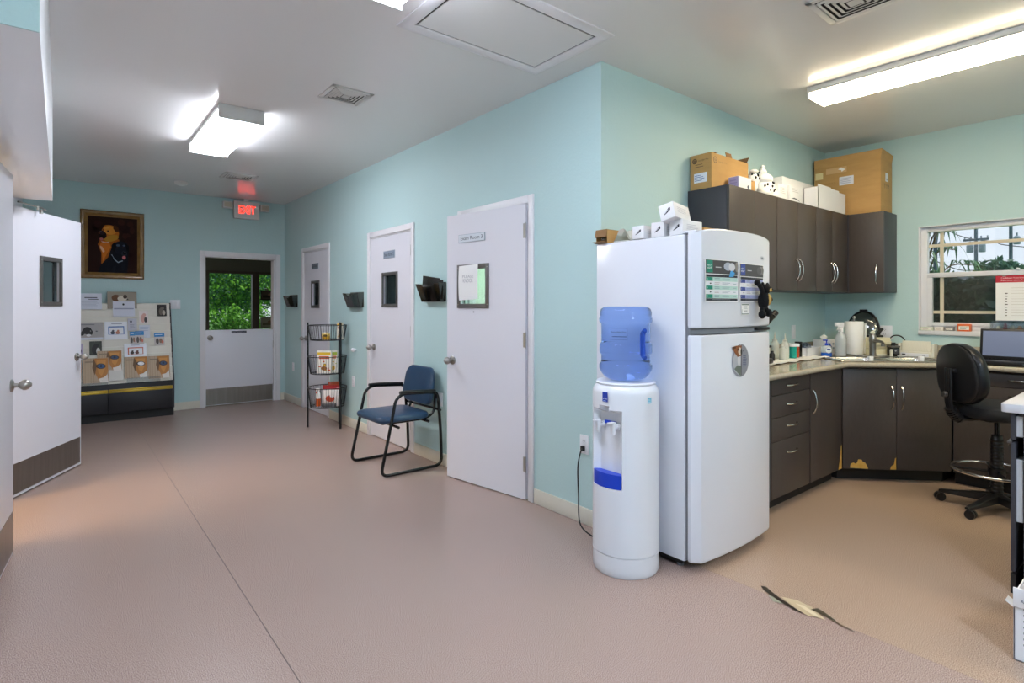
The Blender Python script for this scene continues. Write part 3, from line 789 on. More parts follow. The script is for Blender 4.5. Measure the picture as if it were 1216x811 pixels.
# ------------------------------------------------------------------ exit sign with lamp heads
t = thing('exit_sign', 'white exit sign with glowing red letters and two lamp heads', 'exit sign', (1.965, FY, 2.52))
b = B('fixture'); b.box(-.16, .16, -.105, -.045, 0, .235, bev=.008); b.box(-.05, .05, -.045, 0, .06, .18); b.cyl((0, -.075, .235), .04, .035, 'z', 16); b.build('sign_housing', t)
b = B('red_led'); fr = ((0, -.1055, .058), (1, 0, 0), (0, 0, 1))
b.text(fr, 'EXIT', 0, .01, .115, 'ff3020', 2, wid=.215, m='red_led', cx=True); b.build('lit_letters', t)
for sx in (-1, 1):
    b = B('fixture'); x = sx * .235
    b.cyl((sx * .16, -.075, .13), .009, sx * .03, 'x', 10); b.box(x - .06, x + .06, -.115, -.035, .125, .215, bev=.012)
    fr = ((x, -.1155, .17), (1, 0, 0), (0, 0, 1)); b.rect(fr, -.045, -.032, .045, .032, 'b9b3a2', 1)
    b.build('lamp_head', t)

# ------------------------------------------------------------------ ceiling vents, smoke alarm, hatch
def vent(x0, x1, y0, y1, label, along='y'):
    t = thing('ceiling_vent', label, 'vent', ((x0 + x1) / 2, (y0 + y1) / 2, H), 0, 'ceiling air vents')
    w, d = (x1 - x0) / 2, (y1 - y0) / 2
    b = B('fixture'); f = .03
    b.box(-w, w, -d, -d + f, -.008, 0, bev=.003); b.box(-w, w, d - f, d, -.008, 0, bev=.003); b.box(-w, -w + f, -d, d, -.008, 0, bev=.003); b.box(w - f, w, -d, d, -.008, 0, bev=.003)
    b.build('vent_frame', t)
    b = B('kick_black'); b.box(-w + f, w - f, -d + f, d - f, -.0015, -.0005); b.build('duct_opening', t)
    b = B('fixture')
    def slat(x0, x1, y0, y1, tilt, ax):
        cx, cy = (x0 + x1) / 2, (y0 + y1) / 2
        old = b.M; b.M = Matrix.Translation((cx, cy, -.009)) @ Matrix.Rotation(tilt, 4, ax)
        b.box(-(x1 - x0) / 2, (x1 - x0) / 2, -(y1 - y0) / 2, (y1 - y0) / 2, -.0008, .0008); b.M = old
    n = 4; iw, idp = w - f, d - f
    for k in range(n):
        q = .25 + .75 * (k + .5) / n; s = .008
        slat(-iw * q - s, -iw * q + s, -idp * q, idp * q, .3, 'Y'); slat(iw * q - s, iw * q + s, -idp * q, idp * q, -.3, 'Y')
        slat(-iw * q, iw * q, -idp * q - s, -idp * q + s, -.3, 'X'); slat(-iw * q, iw * q, idp * q - s, idp * q + s, .3, 'X')
    b.box(-iw * .22, iw * .22, -idp * .22, idp * .22, -.012, -.010)
    b.build('louvre', t)
vent(1.385, 1.675, 3.565, 3.845, 'square louvred ceiling vent above the blue guest chair')
vent(2.78, 3.10, .86, 1.19, 'square louvred ceiling vent between the hatch and the kitchen light')
vent(1.385, 1.72, 6.62, 6.93, 'dark louvred ceiling vent in front of the exit sign')
t = thing('smoke_alarm', 'small round white smoke alarm on the ceiling before the dog painting', 'smoke alarm', (1.095, 7.5, H))
b = B('fixture'); b.lathe([(.07, 0), (.07, -.012), (.062, -.03), (.035, -.04), (.001, -.042)], n=24); b.build('alarm_body', t)
b = B('red_led'); b.cyl((.04, -.03, -.04), .003, .004, 'z', 8, 'gunmetal'); b.build('indicator', t)
t = thing('ceiling_hatch', 'framed grey access hatch in the ceiling above the wall corner', 'hatch', (1.83, 2.29, H))
b = B('trim_white'); w, d = .47, .31
fp = [(0, 0), (0, -.008), (.012, -.014), (.030, -.016), (.062, -.012), (.07, -.006), (.07, 0)]
fw_, fd_ = w + .01, d + .01
b.grid([[(sx * (fw_ - p[0]), sy * (fd_ - p[0]), p[1]) for sx, sy in ((-1, -1), (1, -1), (1, 1), (-1, 1))] for p in fp], None, True)
b.build('hatch_frame', t)
b = B('kick_black'); b.box(-w + .06, w - .06, -d + .06, d - .06, -.0015, -.0005); b.build('shadow_gap', t)
b = B('ceiling_paint'); b.box(-w + .070, w - .070, -d + .070, d - .070, -.006, -.0015); b.build('hatch_panel', t)

# ------------------------------------------------------------------ fluorescent fittings
def light(cx, cy, w, L_, label, lens='lens', z=H, drop=.105):
    t = thing('ceiling_light', label, 'ceiling light', (cx, cy, z), 0, 'fluorescent ceiling lights')
    b = B('fixture'); hw = w / 2
    b.box(-hw * .96, hw * .96, -L_ / 2, L_ / 2, -.034, 0, bev=.003)
    b.box(-hw, hw, -L_ / 2, L_ / 2, -.042, -.038, bev=.001)
    for s in (-1, 1): b.box(-hw, hw, s * L_ / 2 - .006, s * L_ / 2 + .006, -drop, 0, bev=.003)
    b.build('light_housing', t)
    b = B(lens)
    prof = [(-hw + .004, -.043), (-hw + .006, -drop * .8), (-hw + .03, -drop + .003), (hw - .03, -drop + .003), (hw - .006, -drop * .8), (hw - .004, -.043)]
    b.grid([[(p[0], -L_ / 2 + .006, p[1]) for p in prof], [(p[0], L_ / 2 - .006, p[1]) for p in prof]], None, True, True)
    b.build('diffuser', t)
    return t
light(1.03, 4.99, .31, 1.16, 'wide fluorescent ceiling light over the hall seam, fully in view')
light(1.06, 1.70, .31, 1.20, 'fluorescent ceiling light cut off by the top edge beside the hatch', 'lens_dim')
light(1.03, -1.45, .31, 1.2, 'added fill light behind the viewer on the hall side, shaped as a fluorescent fitting', 'lens_rear_fill')  # unseen, added to fill hall and ceiling from behind
light(3.99, 1.02, .265, 1.22, 'long fluorescent ceiling light over the kitchen floor', 'lens_kitchen', drop=.078)
light(3.94, -1.45, .30, 1.22, 'added fill light behind the viewer on the kitchen side, shaped as a fluorescent fitting', 'lens_kitchen', drop=.085)  # unseen, added to fill the kitchen side from behind
light(3.5, 3.1, .30, 1.0, 'fluorescent light inside the bright exam room', 'lens_exam')
light(.3, 10.0, .31, 1.2, 'added dim fill light in the entry room, shaped as a ceiling fitting', 'lens_entry_fill')  # unseen, added to lift the dark walls and window frames there
light(-1.8, 4.5, .31, 1.2, 'warm ceiling light inside the side room', 'lens_warm')

# ------------------------------------------------------------------ brochure rack
KX0, KX1 = -.12, 1.08
t = thing('brochure_rack', 'cream tiered brochure rack on a charcoal drawer base under the dog painting', 'display rack', (0, 0, 0))
SL = .3 / .94
def face_y(z): return 7.87 + (z - .435) * SL
b = B('rack_black')
b.box(KX0, KX1, 7.93, 8.21, 0, .10, 'kick_black'); b.box(KX0, KX1, 7.885, 8.21, .095, .44, bev=.004)
b.build('base_cabinet', t)
for s in (KX0, KX1 - .018):
    b = B('rack_black'); b.prism([(7.868, .10), (7.868, .44), (8.19, 1.375), (8.215, 1.375), (8.215, 0), (7.925, 0), (7.925, .10)], s, s + .018, 'x'); b.build('side_panel', t)
for (xa, xb) in ((KX0 + .02, .42), (.426, KX1 - .02)):
    b = B('rack_black'); b.box(xa, xb, 7.868, 7.885, .105, .33, bev=.002); o = b.build('drawer_front', t)
    b = B('gold'); b.box(xa, xb, 7.862, 7.886, .333, .352, bev=.003); b.box(xa, xb, 7.866, 7.886, .354, .372, bev=.003); b.build('pull_strip', o)
b = B('shelf_cream')
tiers = [1.29, 1.205, 1.12, 1.035, .945, .855, .765, .70]
b.prism([(8.18, 1.365), (8.21, 1.365), (8.21, .44), (7.9, .44)], KX0 + .018, KX1 - .018, 'x')
levels = [1.365] + tiers
prof = [(8.20, 1.372)]
LV = levels + [.61, .52, .44]
for z, zn in zip(LV, LV[1:]): prof += [(face_y(z) - .020, z), (face_y(zn) + .003, zn + .001)]
prof += [(face_y(.44) - .004, .438), (8.20, .438)]
b.prism(prof, KX0 + .018, KX1 - .018, 'x')
b.build('tiered_shelves', t)
b = B('acrylic'); b.box(.60, .93, 7.838, 7.841, .44, .50); b.build('clear_holder', t)
b = B('acrylic'); b.box(.15, .42, 7.838, 7.841, .44, .49); b.build('clear_holder', t)

def leaflet(label, a, c, draw, name='brochure', cat='brochure', lift=.0, thick=.003, group='brochures on the tiered rack'):
    x0, z1 = a; x1, z0 = c; w = x1 - x0; hh = z1 - z0
    L_ = math.hypot(1, SL)
    U = V((1, 0, 0)); Wv = V((0, SL, 1)).normalized(); Nn = U.cross(Wv)   # Nn faces the hall
    O = V((x0, face_y(z0), z0)) + Nn * (.024 + lift)
    hl = hh * L_
    m_ = Matrix((tuple(U) + (0,), tuple(Wv) + (0,), tuple(Nn) + (0,), (0, 0, 0, 1))).transposed()
    b = B('paper', None); b.box(0, w, 0, hl, -thick, 0, 'paper')
    draw(b, ((0, 0, 0), (1, 0, 0), (0, 1, 0)), w, hl)
    o = b.build(name, None, recalc=False); o.matrix_world = Matrix.Translation(O) @ m_
    return tag(o, label, cat, group)
def letter(head, tone='dfe2ee'):
    def f(b, fr, w, h):
        b.rect(fr, 0, 0, w, h, tone, 1); b.lines(fr, w * .12, h * .12, w * .88, h * .5, 5, 'b3b8c8', 2, .3)
        b.lines(fr, w * .25, h * .68, w * .8, h * .78, 1, head, 2, .6, 0); b.rect(fr, w * .42, h * .60, w * .85, h * .65, head, 2)
    return f
def g_dog(bg, coat, side=.4):
    def f(b, fr, w, h):
        b.rect(fr, 0, 0, w, h, bg, 1); b.disc(fr, w * side, h * .52, w * .17, h * .22, coat, 2); b.disc(fr, w * (side - .15), h * .42, w * .08, h * .2, coat, 3, rot=-.5)
        b.disc(fr, w * (side + .12), h * .42, w * .09, h * .16, coat, 3); b.disc(fr, w * (side + .05), h * .25, w * .09, h * .07, 'e6e6ea', 4); b.disc(fr, w * (side + .12), h * .5, w * .015, h * .02, 'd8d8d8', 5)
        b.disc(fr, w * .75, h * .48, w * .04, h * .035, '4a4a50', 3); b.lines(fr, w * .1, h * .82, w * .7, h * .92, 1, '77767c', 3, .5); b.rect(fr, w * .0, 0, w, h * .12, 'd9dde8', 2)
    return f
def framed(edge, inner):
    def f(b, fr, w, h):
        b.rect(fr, 0, 0, w, h, 'eceef4', 1); b.rect(fr, w * .16, h * .28, w * .86, h * .74, edge, 2); b.rect(fr, w * .21, h * .30, w * .82, h * .68, 'f1f1f3', 3)
        for k, c in enumerate(inner): b.disc(fr, w * (.35 + .22 * k), h * .38, w * .09, h * .09, c, 4); b.disc(fr, w * (.37 + .22 * k), h * .49, w * .05, h * .05, c, 5)
        b.lines(fr, w * .3, h * .84, w * .8, h * .92, 1, 'a0a4b2', 3, .5)
    return f
def bluetop(b, fr, w, h):
    b.rect(fr, 0, 0, w, h, 'c9c2bf', 1); b.rect(fr, 0, h * .68, w, h, '1f7fc0', 2); b.disc(fr, w * .3, h * .32, w * .15, h * .25, '4c4440', 2); b.disc(fr, w * .62, h * .35, w * .15, h * .2, '8b6f5c', 3)
    b.disc(fr, w * .8, h * .25, w * .1, h * .14, 'c96a52', 4); b.lines(fr, w * .1, h * .78, w * .8, h * .92, 1, 'cfe2f2', 3, .4)
def photo(bg, c1, c2):
    def f(b, fr, w, h):
        b.rect(fr, 0, 0, w, h, bg, 1); b.disc(fr, w * .4, h * .4, w * .22, h * .32, c1, 2); b.disc(fr, w * .7, h * .3, w * .16, h * .22, c2, 3); b.disc(fr, w * .55, h * .68, w * .2, h * .14, c1, 3)
    return f
def horse(blaze='27456b'):
    def f(b, fr, w, h):
        b.rect(fr, 0, 0, w, h, 'b9a184', 1)
        for k in range(4): b.rect(fr, w * (.08 + .11 * k), 0, w * (.10 + .11 * k), h, 'a58c6e', 2)
        b.rect(fr, w * .08, h * .82, w * .5, h * .88, '8d7a64', 3)
        b.art(fr, [(w * .45, h * .98), (w * .98, h * .98), (w * .98, h * .45), (w * .86, h * .12), (w * .66, h * .02), (w * .56, h * .2), (w * .42, h * .5)], 'b9792f', 4)
        b.art(fr, [(w * .52, h * .9), (w * .9, h * .9), (w * .84, h * .5), (w * .72, h * .25), (w * .6, h * .4)], 'cf9142', 5)
        b.art(fr, [(w * .62, h * .16), (w * .8, h * .2), (w * .95, h * .32), (w * .98, h * .0), (w * .66, h * .0)], 'e9e2d8', 6)
        b.disc(fr, w * .70, h * .66, w * .19, h * .11, '3a2416', 6, rot=-.1); b.disc(fr, w * .71, h * .66, w * .14, h * .08, blaze, 7, rot=-.1); b.disc(fr, w * .70, h * .67, w * .05, h * .05, 'ffffff' if blaze == 'f2f2f2' else '101822', 8)
        b.art(fr, [(w * .42, h * .98), (w * .54, h * .7), (w * .46, h * .3), (w * .36, h * .6)], '6b4a24', 5)
    return f
leaflet('pale letter-size sheet with dark heading on the top tier', (.16, 1.477), (.378, 1.29), letter('3b3f4c'))
leaflet('grey-tan brochure with a brown spotted dog on the top tier', (.43, 1.501), (.721, 1.299), lambda b, fr, w, h: (b.rect(fr, 0, 0, w, h, '9c9384', 1), b.disc(fr, w * .3, h * .62, w * .16, h * .2, '6d4526', 2, rot=-.4), b.disc(fr, w * .5, h * .58, w * .16, h * .17, 'd7cdbd', 3), b.disc(fr, w * .6, h * .7, w * .07, h * .12, '3a2a1e', 4), b.disc(fr, w * .68, h * .55, w * .03, h * .03, '2a2522', 5)))
leaflet('pale sheet with small black crest overlapping the spotted dog brochure', (.481, 1.38), (.697, 1.2), lambda b, fr, w, h: (b.rect(fr, 0, 0, w, h, 'd6d9e6', 1), b.rect(fr, w * .05, h * .48, w * .95, h * .56, '9aa0b4', 2), b.disc(fr, w * .48, h * .8, w * .05, h * .07, '2a2d36', 3)), lift=.012)
leaflet('small dark photo card beside the rack edge on the second tier', (.928, 1.346), (1.027, 1.204), photo('2c2823', '6b6258', 'b9b0a0'))
leaflet('small pink and white leaflet on the third tier', (.739, 1.268), (.832, 1.114), photo('e9dfdc', 'd8a99c', '4a4444'))
leaflet('small plain grey leaflet with dark bird mark on the fourth tier', (.624, 1.178), (.714, 1.035), lambda b, fr, w, h: (b.rect(fr, 0, 0, w, h, 'c3c4cf', 1), b.disc(fr, w * .35, h * .75, w * .12, h * .1, '3d4152', 2), b.lines(fr, w * .2, h * .2, w * .8, h * .55, 3, '8b8fa2', 2)))
leaflet('grey brochure with a black puppy face on the fourth tier', (.14, 1.137), (.385, .941), g_dog('aaa5a3', '17171a'), lift=.004)
leaflet('white brochure with blue framed drawing on the fourth tier', (.397, 1.142), (.618, .933), framed('2f6fb4', ['4a4f5c', 'c98a70']), lift=.005)
leaflet('pale blue leaflet tucked behind the blue topped leaflets', (.734, 1.099), (.844, .946), lambda b, fr, w, h: (b.rect(fr, 0, 0, w, h, 'd4d9e4', 1), b.lines(fr, w * .1, h * .5, w * .9, h * .9, 3, 'a9b4cc', 2)))
leaflet('blue topped leaflet with animal photo, outermost of its pair', (.639, 1.02), (.705, .874), bluetop, lift=.004)
leaflet('blue topped leaflet with animal photo, overlapping its neighbour', (.69, 1.024), (.781, .874), bluetop, lift=.009)
leaflet('blue topped leaflet with red accent standing alone near the rack edge', (.885, 1.0), (.992, .853), bluetop)
leaflet('small lilac leaflet next to the open door edge', (.139, .902), (.198, .784), lambda b, fr, w, h: (b.rect(fr, 0, 0, w, h, 'b3a9c4', 1), b.disc(fr, w * .6, h * .3, w * .2, h * .2, '5c4c6a', 2)))
leaflet('dark photo leaflet with black and white dog on the sixth tier', (.255, .923), (.37, .765), photo('3c4238', '1b1d1b', 'cfd2cc'))
leaflet('white brochure with red framed drawing of two pets', (.581, .883), (.801, .704), framed('c65a3a', ['3f342e', '6b3a2c']), lift=.004)
hg = 'horse magazines on the lower tiers'
leaflet('horse magazine with dark blue eye, the one standing a tier higher', (.324, .806), (.555, .576), horse(), 'magazine', 'magazine', .012, group=hg)
leaflet('horse magazine half hidden by the open door edge', (.0, .716), (.183, .461), horse(), 'magazine', 'magazine', .016, group=hg)
leaflet('horse magazine with blue eye on the lowest tier, next to the blank card', (.193, .728), (.428, .454), horse('2b5a8a'), 'magazine', 'magazine', .020, group=hg)
leaflet('horse magazine with a white glare spot painted over its eye', (.577, .725), (.807, .479), horse('f2f2f2'), 'magazine', 'magazine', .016, group=hg)  # white ink on the eye paints a glare into the print
leaflet('horse magazine with dark eye at the rack side panel end', (.81, .722), (1.032, .459), horse(), 'magazine', 'magazine', .016, group=hg)
leaflet('blank cream card on the lowest tier between horse magazines', (.43, .591), (.563, .467), lambda b, fr, w, h: b.rect(fr, 0, 0, w, h, 'dcd9d0', 1), lift=.012)

# ================================================================== KITCHEN
def WB(t, m=None): return B(m, Matrix.Translation(-V(t.location)))
def bow_handle(parent, M4, L_=.13, r=.0055, out=.028, m='nickel', name='handle'):
    """bow pull along local z, standing out along local -y"""
    b = B(m, M4)
    pts = [(0, -out * math.sin(PI * (k / 12)) ** .6 - .001, (k / 12 - .5) * L_) for k in range(13)]
    b.tube(pts, r, n=8, rs=[r * (1.3 - .3 * math.sin(PI * k / 12)) for k in range(13)])
    for s in (-1, 1): b.cyl((0, 0, s * L_ / 2), .007, -.004, 'y', 10)
    return b.build(name, parent)
RX = Matrix.Rotation(PI / 2, 4, 'Y')     # turns an upright pull horizontal
def T(x, y, z): return Matrix.Translation((x, y, z))

# ------------------------------------------------------------------ refrigerator
fr_ = thing('refrigerator', 'white two door refrigerator standing at the wall corner', 'refrigerator', (2.815, 1.88, 0))
FX0, FX1 = 2.435, 3.195
b = WB(fr_, 'fridge'); b.box(FX0, FX1, 1.622, 2.215, .045, 1.695, bev=.008)
b.build('cabinet_body', fr_)
b = WB(fr_, 'fridge_grey'); b.box(FX0 + .01, FX1 - .01, 1.60, 1.64, .055, 1.69); b.box(FX0 + .03, FX1 - .03, 1.66, 2.15, .015, .05, 'black_plastic'); b.build('door_gasket', fr_)
def fdoor_y(x):
    u = (x - (FX0 + FX1) / 2) / ((FX1 - FX0) / 2); return 1.553 - .03 * (1 - u * u)
def fdoor(z0, z1, name, top_arch=0.):
    b = WB(fr_, 'fridge')
    n = 22; outl = []
    for k in range(n + 1):
        x = FX0 + (FX1 - FX0) * k / n; y = fdoor_y(x)
        e = min(x - FX0, FX1 - x); r = .035
        if e < r: y += r - math.sqrt(max(0, r * r - (r - e) ** 2))
        outl.append((x, y))
    outl = outl + [(FX1, 1.603), (FX0, 1.603)]
    m_ = len(outl); cx, cy = (FX0 + FX1) / 2, 1.58; rows = []
    for z, k in ((z0, .965), (z0 + .004, .985), (z0 + .012, 1.), (z1 - .012, 1.), (z1 - .004, .985), (z1, .965)):
        arch = lambda x: top_arch * (1 - ((x - cx) / .38) ** 4) if z > (z0 + z1) / 2 else 0
        rows.append([(cx + (x - cx) * (1 - (1 - k) * .35), cy + (y - cy) * (1 - (1 - k) * 2.5), z + arch(x)) for x, y in outl])
    b.grid(rows, None, True, True)
    return b.build(name, fr_)
fd1 = fdoor(1.222, 1.702, 'freezer_door', .026); fd2 = fdoor(.052, 1.186, 'fridge_door')
b = WB(fr_, 'fridge_grey'); b.prism([(FX0 + .02, 1.60), (FX0 + .10, 1.558), (FX1 - .10, 1.556), (FX1 - .015, 1.57), (FX1 - .015, 1.60)], 1.19, 1.218, 'z')
b.build('grip_recess', fr_)
b = WB(fr_, 'black_plastic'); b.box(FX1 - .19, FX1 - .05, 1.535, 1.56, 1.198, 1.214, bev=.004); b.build('lower_hinge_cover', fr_)
for x in (FX0 + .05, FX1 - .05):
    b = WB(fr_, 'fridge_grey'); b.cyl((x, 1.68, 0), .018, .05, 'z', 14); b.build('leveling_foot', fr_)
b = WB(fr_, 'fridge'); b.box(FX0 + .01, FX0 + .09, 1.56, 1.66, 1.70, 1.712, bev=.004); b.build('hinge_cover', fr_)
b = WB(fr_, 'steel'); bfr = ((3.05, fdoor_y(3.05) - .0015, 1.60), (1, .03, 0), (0, 0, 1)); b.disc(bfr, 0, 0, .025, .012, 'b8bcc4', 1, m='gloss_ink'); b.disc(bfr, 0, 0, .012, .006, '7e838c', 2, m='gloss_ink'); b.build('badge', fr_)
def on_door(name, label, cat, x, z, w, h, draw, th=.0015, out=.002, group=None):
    """flat magnet held on the bowed fridge front; local frame u=+x, v=+z"""
    xm = x + w / 2; sl = (fdoor_y(xm + .01) - fdoor_y(xm - .01)) / .02; a = math.atan(sl)
    b = B('paper'); draw(b, ((0, -th, 0), (1, 0, 0), (0, 0, 1)), w, h, th)
    return solo(b, name, label, cat, (x, fdoor_y(xm) - out - (w / 2) * abs(math.sin(a)) * 0 - (xm - x) * math.sin(a) * 1.0 * (1 if True else 0) * 1.0 + 0 if False else fdoor_y(xm) - out - sl * w / 2, z), a, group)
def chart(main, soft, dog):
    def f(b, fr, w, h, th):
        b.box(0, w, -th, 0, 0, h)
        b.rect(fr, .004, h * .665, w - .004, h - .003, '4c4b4e', 1); b.rect(fr, .01, h * .69, w * .22, h * .975, main, 2)
        b.text(fr, 'NEXT', w * .045, h * .84, h * .04, 'e8f2ee', 3, wid=w * .13); b.text(fr, 'VISIT', w * .04, h * .77, h * .05, 'f2f6f4', 3, wid=w * .15)
        b.disc(fr, w * (.68 if dog else .88), h * .85, w * .13, h * .10, 'aeb3c2' if dog else '88888c', 3); b.disc(fr, w * .8, h * .84, w * .10, h * .10, 'd5d5da' if dog else '5d5d60', 4)
        b.disc(fr, w * .95, h * .85, w * .045, h * .12, '8f8a84', 3); b.lines(fr, w * .30, h * .80, w * .48, h * .84, 1, 'c9c9cc', 4, .5)
        if dog: b.art(fr, [(w * .70, h * .60), (w * .84, h * .61), (w * .88, h * .70), (w * .80, h * .76), (w * .74, h * .73)], '4aa0dc', 8)
        b.rect(fr, .006, h * .585, w - .006, h * .645, '2c2f3a', 2)
        for k in range(5):
            y0 = h * (.49 - .1 * k)
            if k % 2 == 0: b.rect(fr, .006, y0, w * .22, y0 + h * .092, main, 2); b.rect(fr, w * .225, y0, w - .006, y0 + h * .092, soft, 2); b.text(fr, '12', w * .04, y0 + h * .03, h * .035, 'dfeeee', 3)
            else: b.rect(fr, .006, y0, w - .006, y0 + h * .092, 'e3e5ea', 2); b.disc(fr, w * .15, y0 + h * .045, w * .025, h * .015, '34343a', 3, 10)
            b.lines(fr, w * .27, y0 + h * .015, w * .44, y0 + h * .08, 2, '7d97a4' if k % 2 == 0 else 'b9a9a8', 3, .35); b.lines(fr, w * .5, y0 + h * .015, w * .75, y0 + h * .08, 2, '8fa4ad', 3, .3); b.lines(fr, w * .84, y0 + h * .02, w * .94, y0 + h * .07, 1, '9bb0b5', 3, .3)
        b.rect(fr, .006, h * .025, w - .006, h * .085, '2c2f3a', 2); b.lines(fr, w * .2, h * .045, w * .85, h * .065, 1, '8c9096', 3, .6)
    return f
on_door('magnet_chart', 'green schedule chart magnet with a puppy photo on the freezer door', 'chart', 2.485, 1.353, .275, .215, chart('1a8a72', 'b9d8d0', True))
on_door('magnet_chart', 'blue schedule chart magnet behind the black plush toy on the freezer door', 'chart', 2.775, 1.355, .275, .205, chart('3d4f9c', 'aab2e0', False), out=.003)
def small_mag(b, fr, w, h, th):
    b.box(0, w, -th, 0, 0, h); b.rect(fr, .003, h * .88, w * .95, h * .96, '49685f', 1); b.rect(fr, .003, h * .05, w * .95, h * .12, '49685f', 1); b.text(fr, '345', w * .3, h * .25, h * .17, '44605a', 2, wid=w * .4); b.lines(fr, w * .25, h * .52, w * .75, h * .82, 3, '9fb0ac', 2); b.rect(fr, .003, h * .05, w * .07, h * .5, '49685f', 2)
on_door('magnet_card', 'small white card magnet below the blue chart magnet', 'magnet', 2.80, 1.285, .085, .06, small_mag)
def oval_mag(b, fr, w, h, th):
    P = [(w / 2 + w * .5 * math.cos(2 * PI * k / 28), h * .47 + h * .47 * math.sin(2 * PI * k / 28)) for k in range(28)]
    b.prism(P, -th, 0, 'y', 'plastic_white'); b.art(fr, P, '8f9199', 1)
    b.art(fr, [(w * .5, h * .94), (w * .2, h * .80), (w * .0, h * .5), (w * .1, h * .2), (w * .45, h * .02), (w * .52, h * .5)], 'b4b8bf', 2)
    b.art(fr, [(w * .10, h * .25), (w * .48, h * .02), (w * .52, h * .30), (w * .3, h * .35)], '6d776c', 3)
    b.disc(fr, w * .38, h * .5, w * .09, h * .18, 'd6d6d8', 4)
    b.art(fr, [(-w * .04, h * .87), (w * .2, h * .90), (w * .55, h * .9), (w * .50, h * .6), (w * .3, h * .58), (w * .15, h * .68)], '8b5530', 5)
    b.disc(fr, w * .42, h * .74, w * .10, h * .11, 'dccfbc', 6); b.disc(fr, w * .31, h * .79, w * .05, h * .035, '4a2713', 7); b.disc(fr, w * .51, h * .72, w * .05, h * .10, '2a211d', 7); b.disc(fr, w * .1, h * .85, w * .09, h * .03, '4b2c18', 7)
    b.rect(fr, w * .5, h * .05, w * .53, h * .62, '2e2e33', 5); b.disc(fr, w * .66, h * .74, w * .03, h * .025, '25252a', 5); b.lines(fr, w * .62, h * .28, w * .86, h * .62, 7, '5d6484', 5, .5)
on_door('magnet_oval', 'oval photo magnet with a brown and white dog on the lower fridge door', 'magnet', 2.71, .958, .165, .185, oval_mag, out=.002)

# black plush toy hanging from the freezer door
t = thing('plush_toy', 'black plush toy with tan belly hanging on the freezer door edge', 'toy', (2.975, 1.487, 1.29))
b = B('plush_black')
b.ell((.0, 0, .075), (.032, .030, .052), rot=Matrix.Rotation(.15, 4, 'Y')); b.ell((.012, -.004, .135), (.030, .028, .028)); b.ell((.038, -.002, .158), (.011, .008, .013)); b.ell((-.010, .0, .160), (.011, .008, .013))
b.tube(smooth_path([(-.014, 0, .105), (-.032, -.004, .135), (-.055, .002, .165)]), .012, rs=None); b.ell((-.062, .004, .168), (.019, .016, .017)); b.tube([(.02, 0, .105), (.048, -.008, .085)], .012); b.ell((.05, -.01, .078), (.014, .014, .016))
b.tube([(-.008, 0, .04), (-.03, -.006, .012)], .014); b.ell((-.036, -.01, -.002), (.019, .02, .024)); b.tube([(.014, 0, .035), (.026, -.006, .014)], .014); b.ell((.03, -.012, .006), (.018, .019, .022))
b.build('plush_body', t)
b = B('plush_tan'); b.ell((.012, -.020, .078), (.017, .016, .032)); b.build('belly', t)
b = B('plush_tan'); b.ell((.018, -.026, .130), (.014, .012, .011)); b.build('muzzle', t)
b = B('black_gloss'); b.ell((.019, -.038, .133), (.004, .003, .003)); b.ell((.004, -.029, .143), (.003, .003, .003)); b.ell((.027, -.027, .144), (.003, .003, .003)); b.build('eyes_and_nose', t)

# ------------------------------------------------------------------ things on top of the refrigerator
def carton(b, w, d, h, m='carton_white', t=.002):
    b.box(0, w, 0, d, 0, h, m, .0015); return b
def thermo_box(loc, rz, label, tilt=None, w=.17, d=.078, h=.072):
    b = B('carton_white')
    if tilt: b.M = tilt
    b.box(0, w, 0, d, 0, h, bev=.0015)
    fr = ((-.0003, d, 0), (0, -1, 0), (0, 0, 1))
    b.art(fr, [(d * .28, h * .30), (d * .34, h * .42), (d * .70, h * .72), (d * .76, h * .66), (d * .74, h * .52), (d * .45, h * .36)], '23242c', 1); b.art(fr, [(d * .3, h * .36), (d * .36, h * .44), (d * .62, h * .60), (d * .62, h * .56), (d * .40, h * .4)], 'c9cad0', 2)
    fr = ((0, -.0003, 0), (1, 0, 0), (0, 0, 1)); b.lines(fr, w * .2, h * .35, w * .8, h * .75, 4, 'b9bac4', 1, .3)
    return solo(b, 'glove_box', label, 'box', loc, rz, 'small white cartons on the refrigerator')
TZ = 1.697
thermo_box((2.43, 1.87, TZ), 0, 'white carton overhanging the refrigerator edge next to the plastic wrap', h=.07, w=.14)
thermo_box((2.445, 1.755, TZ), 0, 'white carton in the middle of the row on the refrigerator', h=.078, w=.15)
thermo_box((2.445, 1.640, TZ), 0, 'white carton on the refrigerator carrying a tilted one', w=.175, h=.076)
thermo_box((2.40, 1.65, TZ + .088), 0, 'white carton tilted on top of another carton on the refrigerator', w=.175, d=.082, h=.082, tilt=Matrix.Rotation(.15, 4, 'Z') @ Matrix.Rotation(math.radians(-14), 4, 'X') @ Matrix.Rotation(math.radians(4), 4, 'Y'))
t = thing('cardboard_box', 'small open brown cardboard box at the wall end of the refrigerator top', 'box', (2.44, 2.135, TZ))
b = B('cardboard'); w, d, h, k = .19, .085, .078, .003
b.box(0, w, 0, k, 0, h); b.box(0, w, d - k, d, 0, h); b.box(0, w, 0, d, 0, k); b.box(0, w, 0, d, h - k, h); b.box(w - k, w, 0, d, 0, h); b.build('box_body', t)
b = B('cardboard_dark'); b.M = T(0, 0, 0) @ Matrix.Rotation(math.radians(8), 4, 'Y'); b.box(-.035, 0, 0, d, -.001, .002); b.M = T(0, 0, h) @ Matrix.Rotation(math.radians(12), 4, 'Y'); b.box(-.004, 0, 0, d, -.045, 0); b.build('box_flap', t)
b = B('bag_clear'); b.ell((.03, .04, .022), (.03, .025, .018)); b.build('wrap_inside', t)
b = B('clear_white')
random.seed(3)
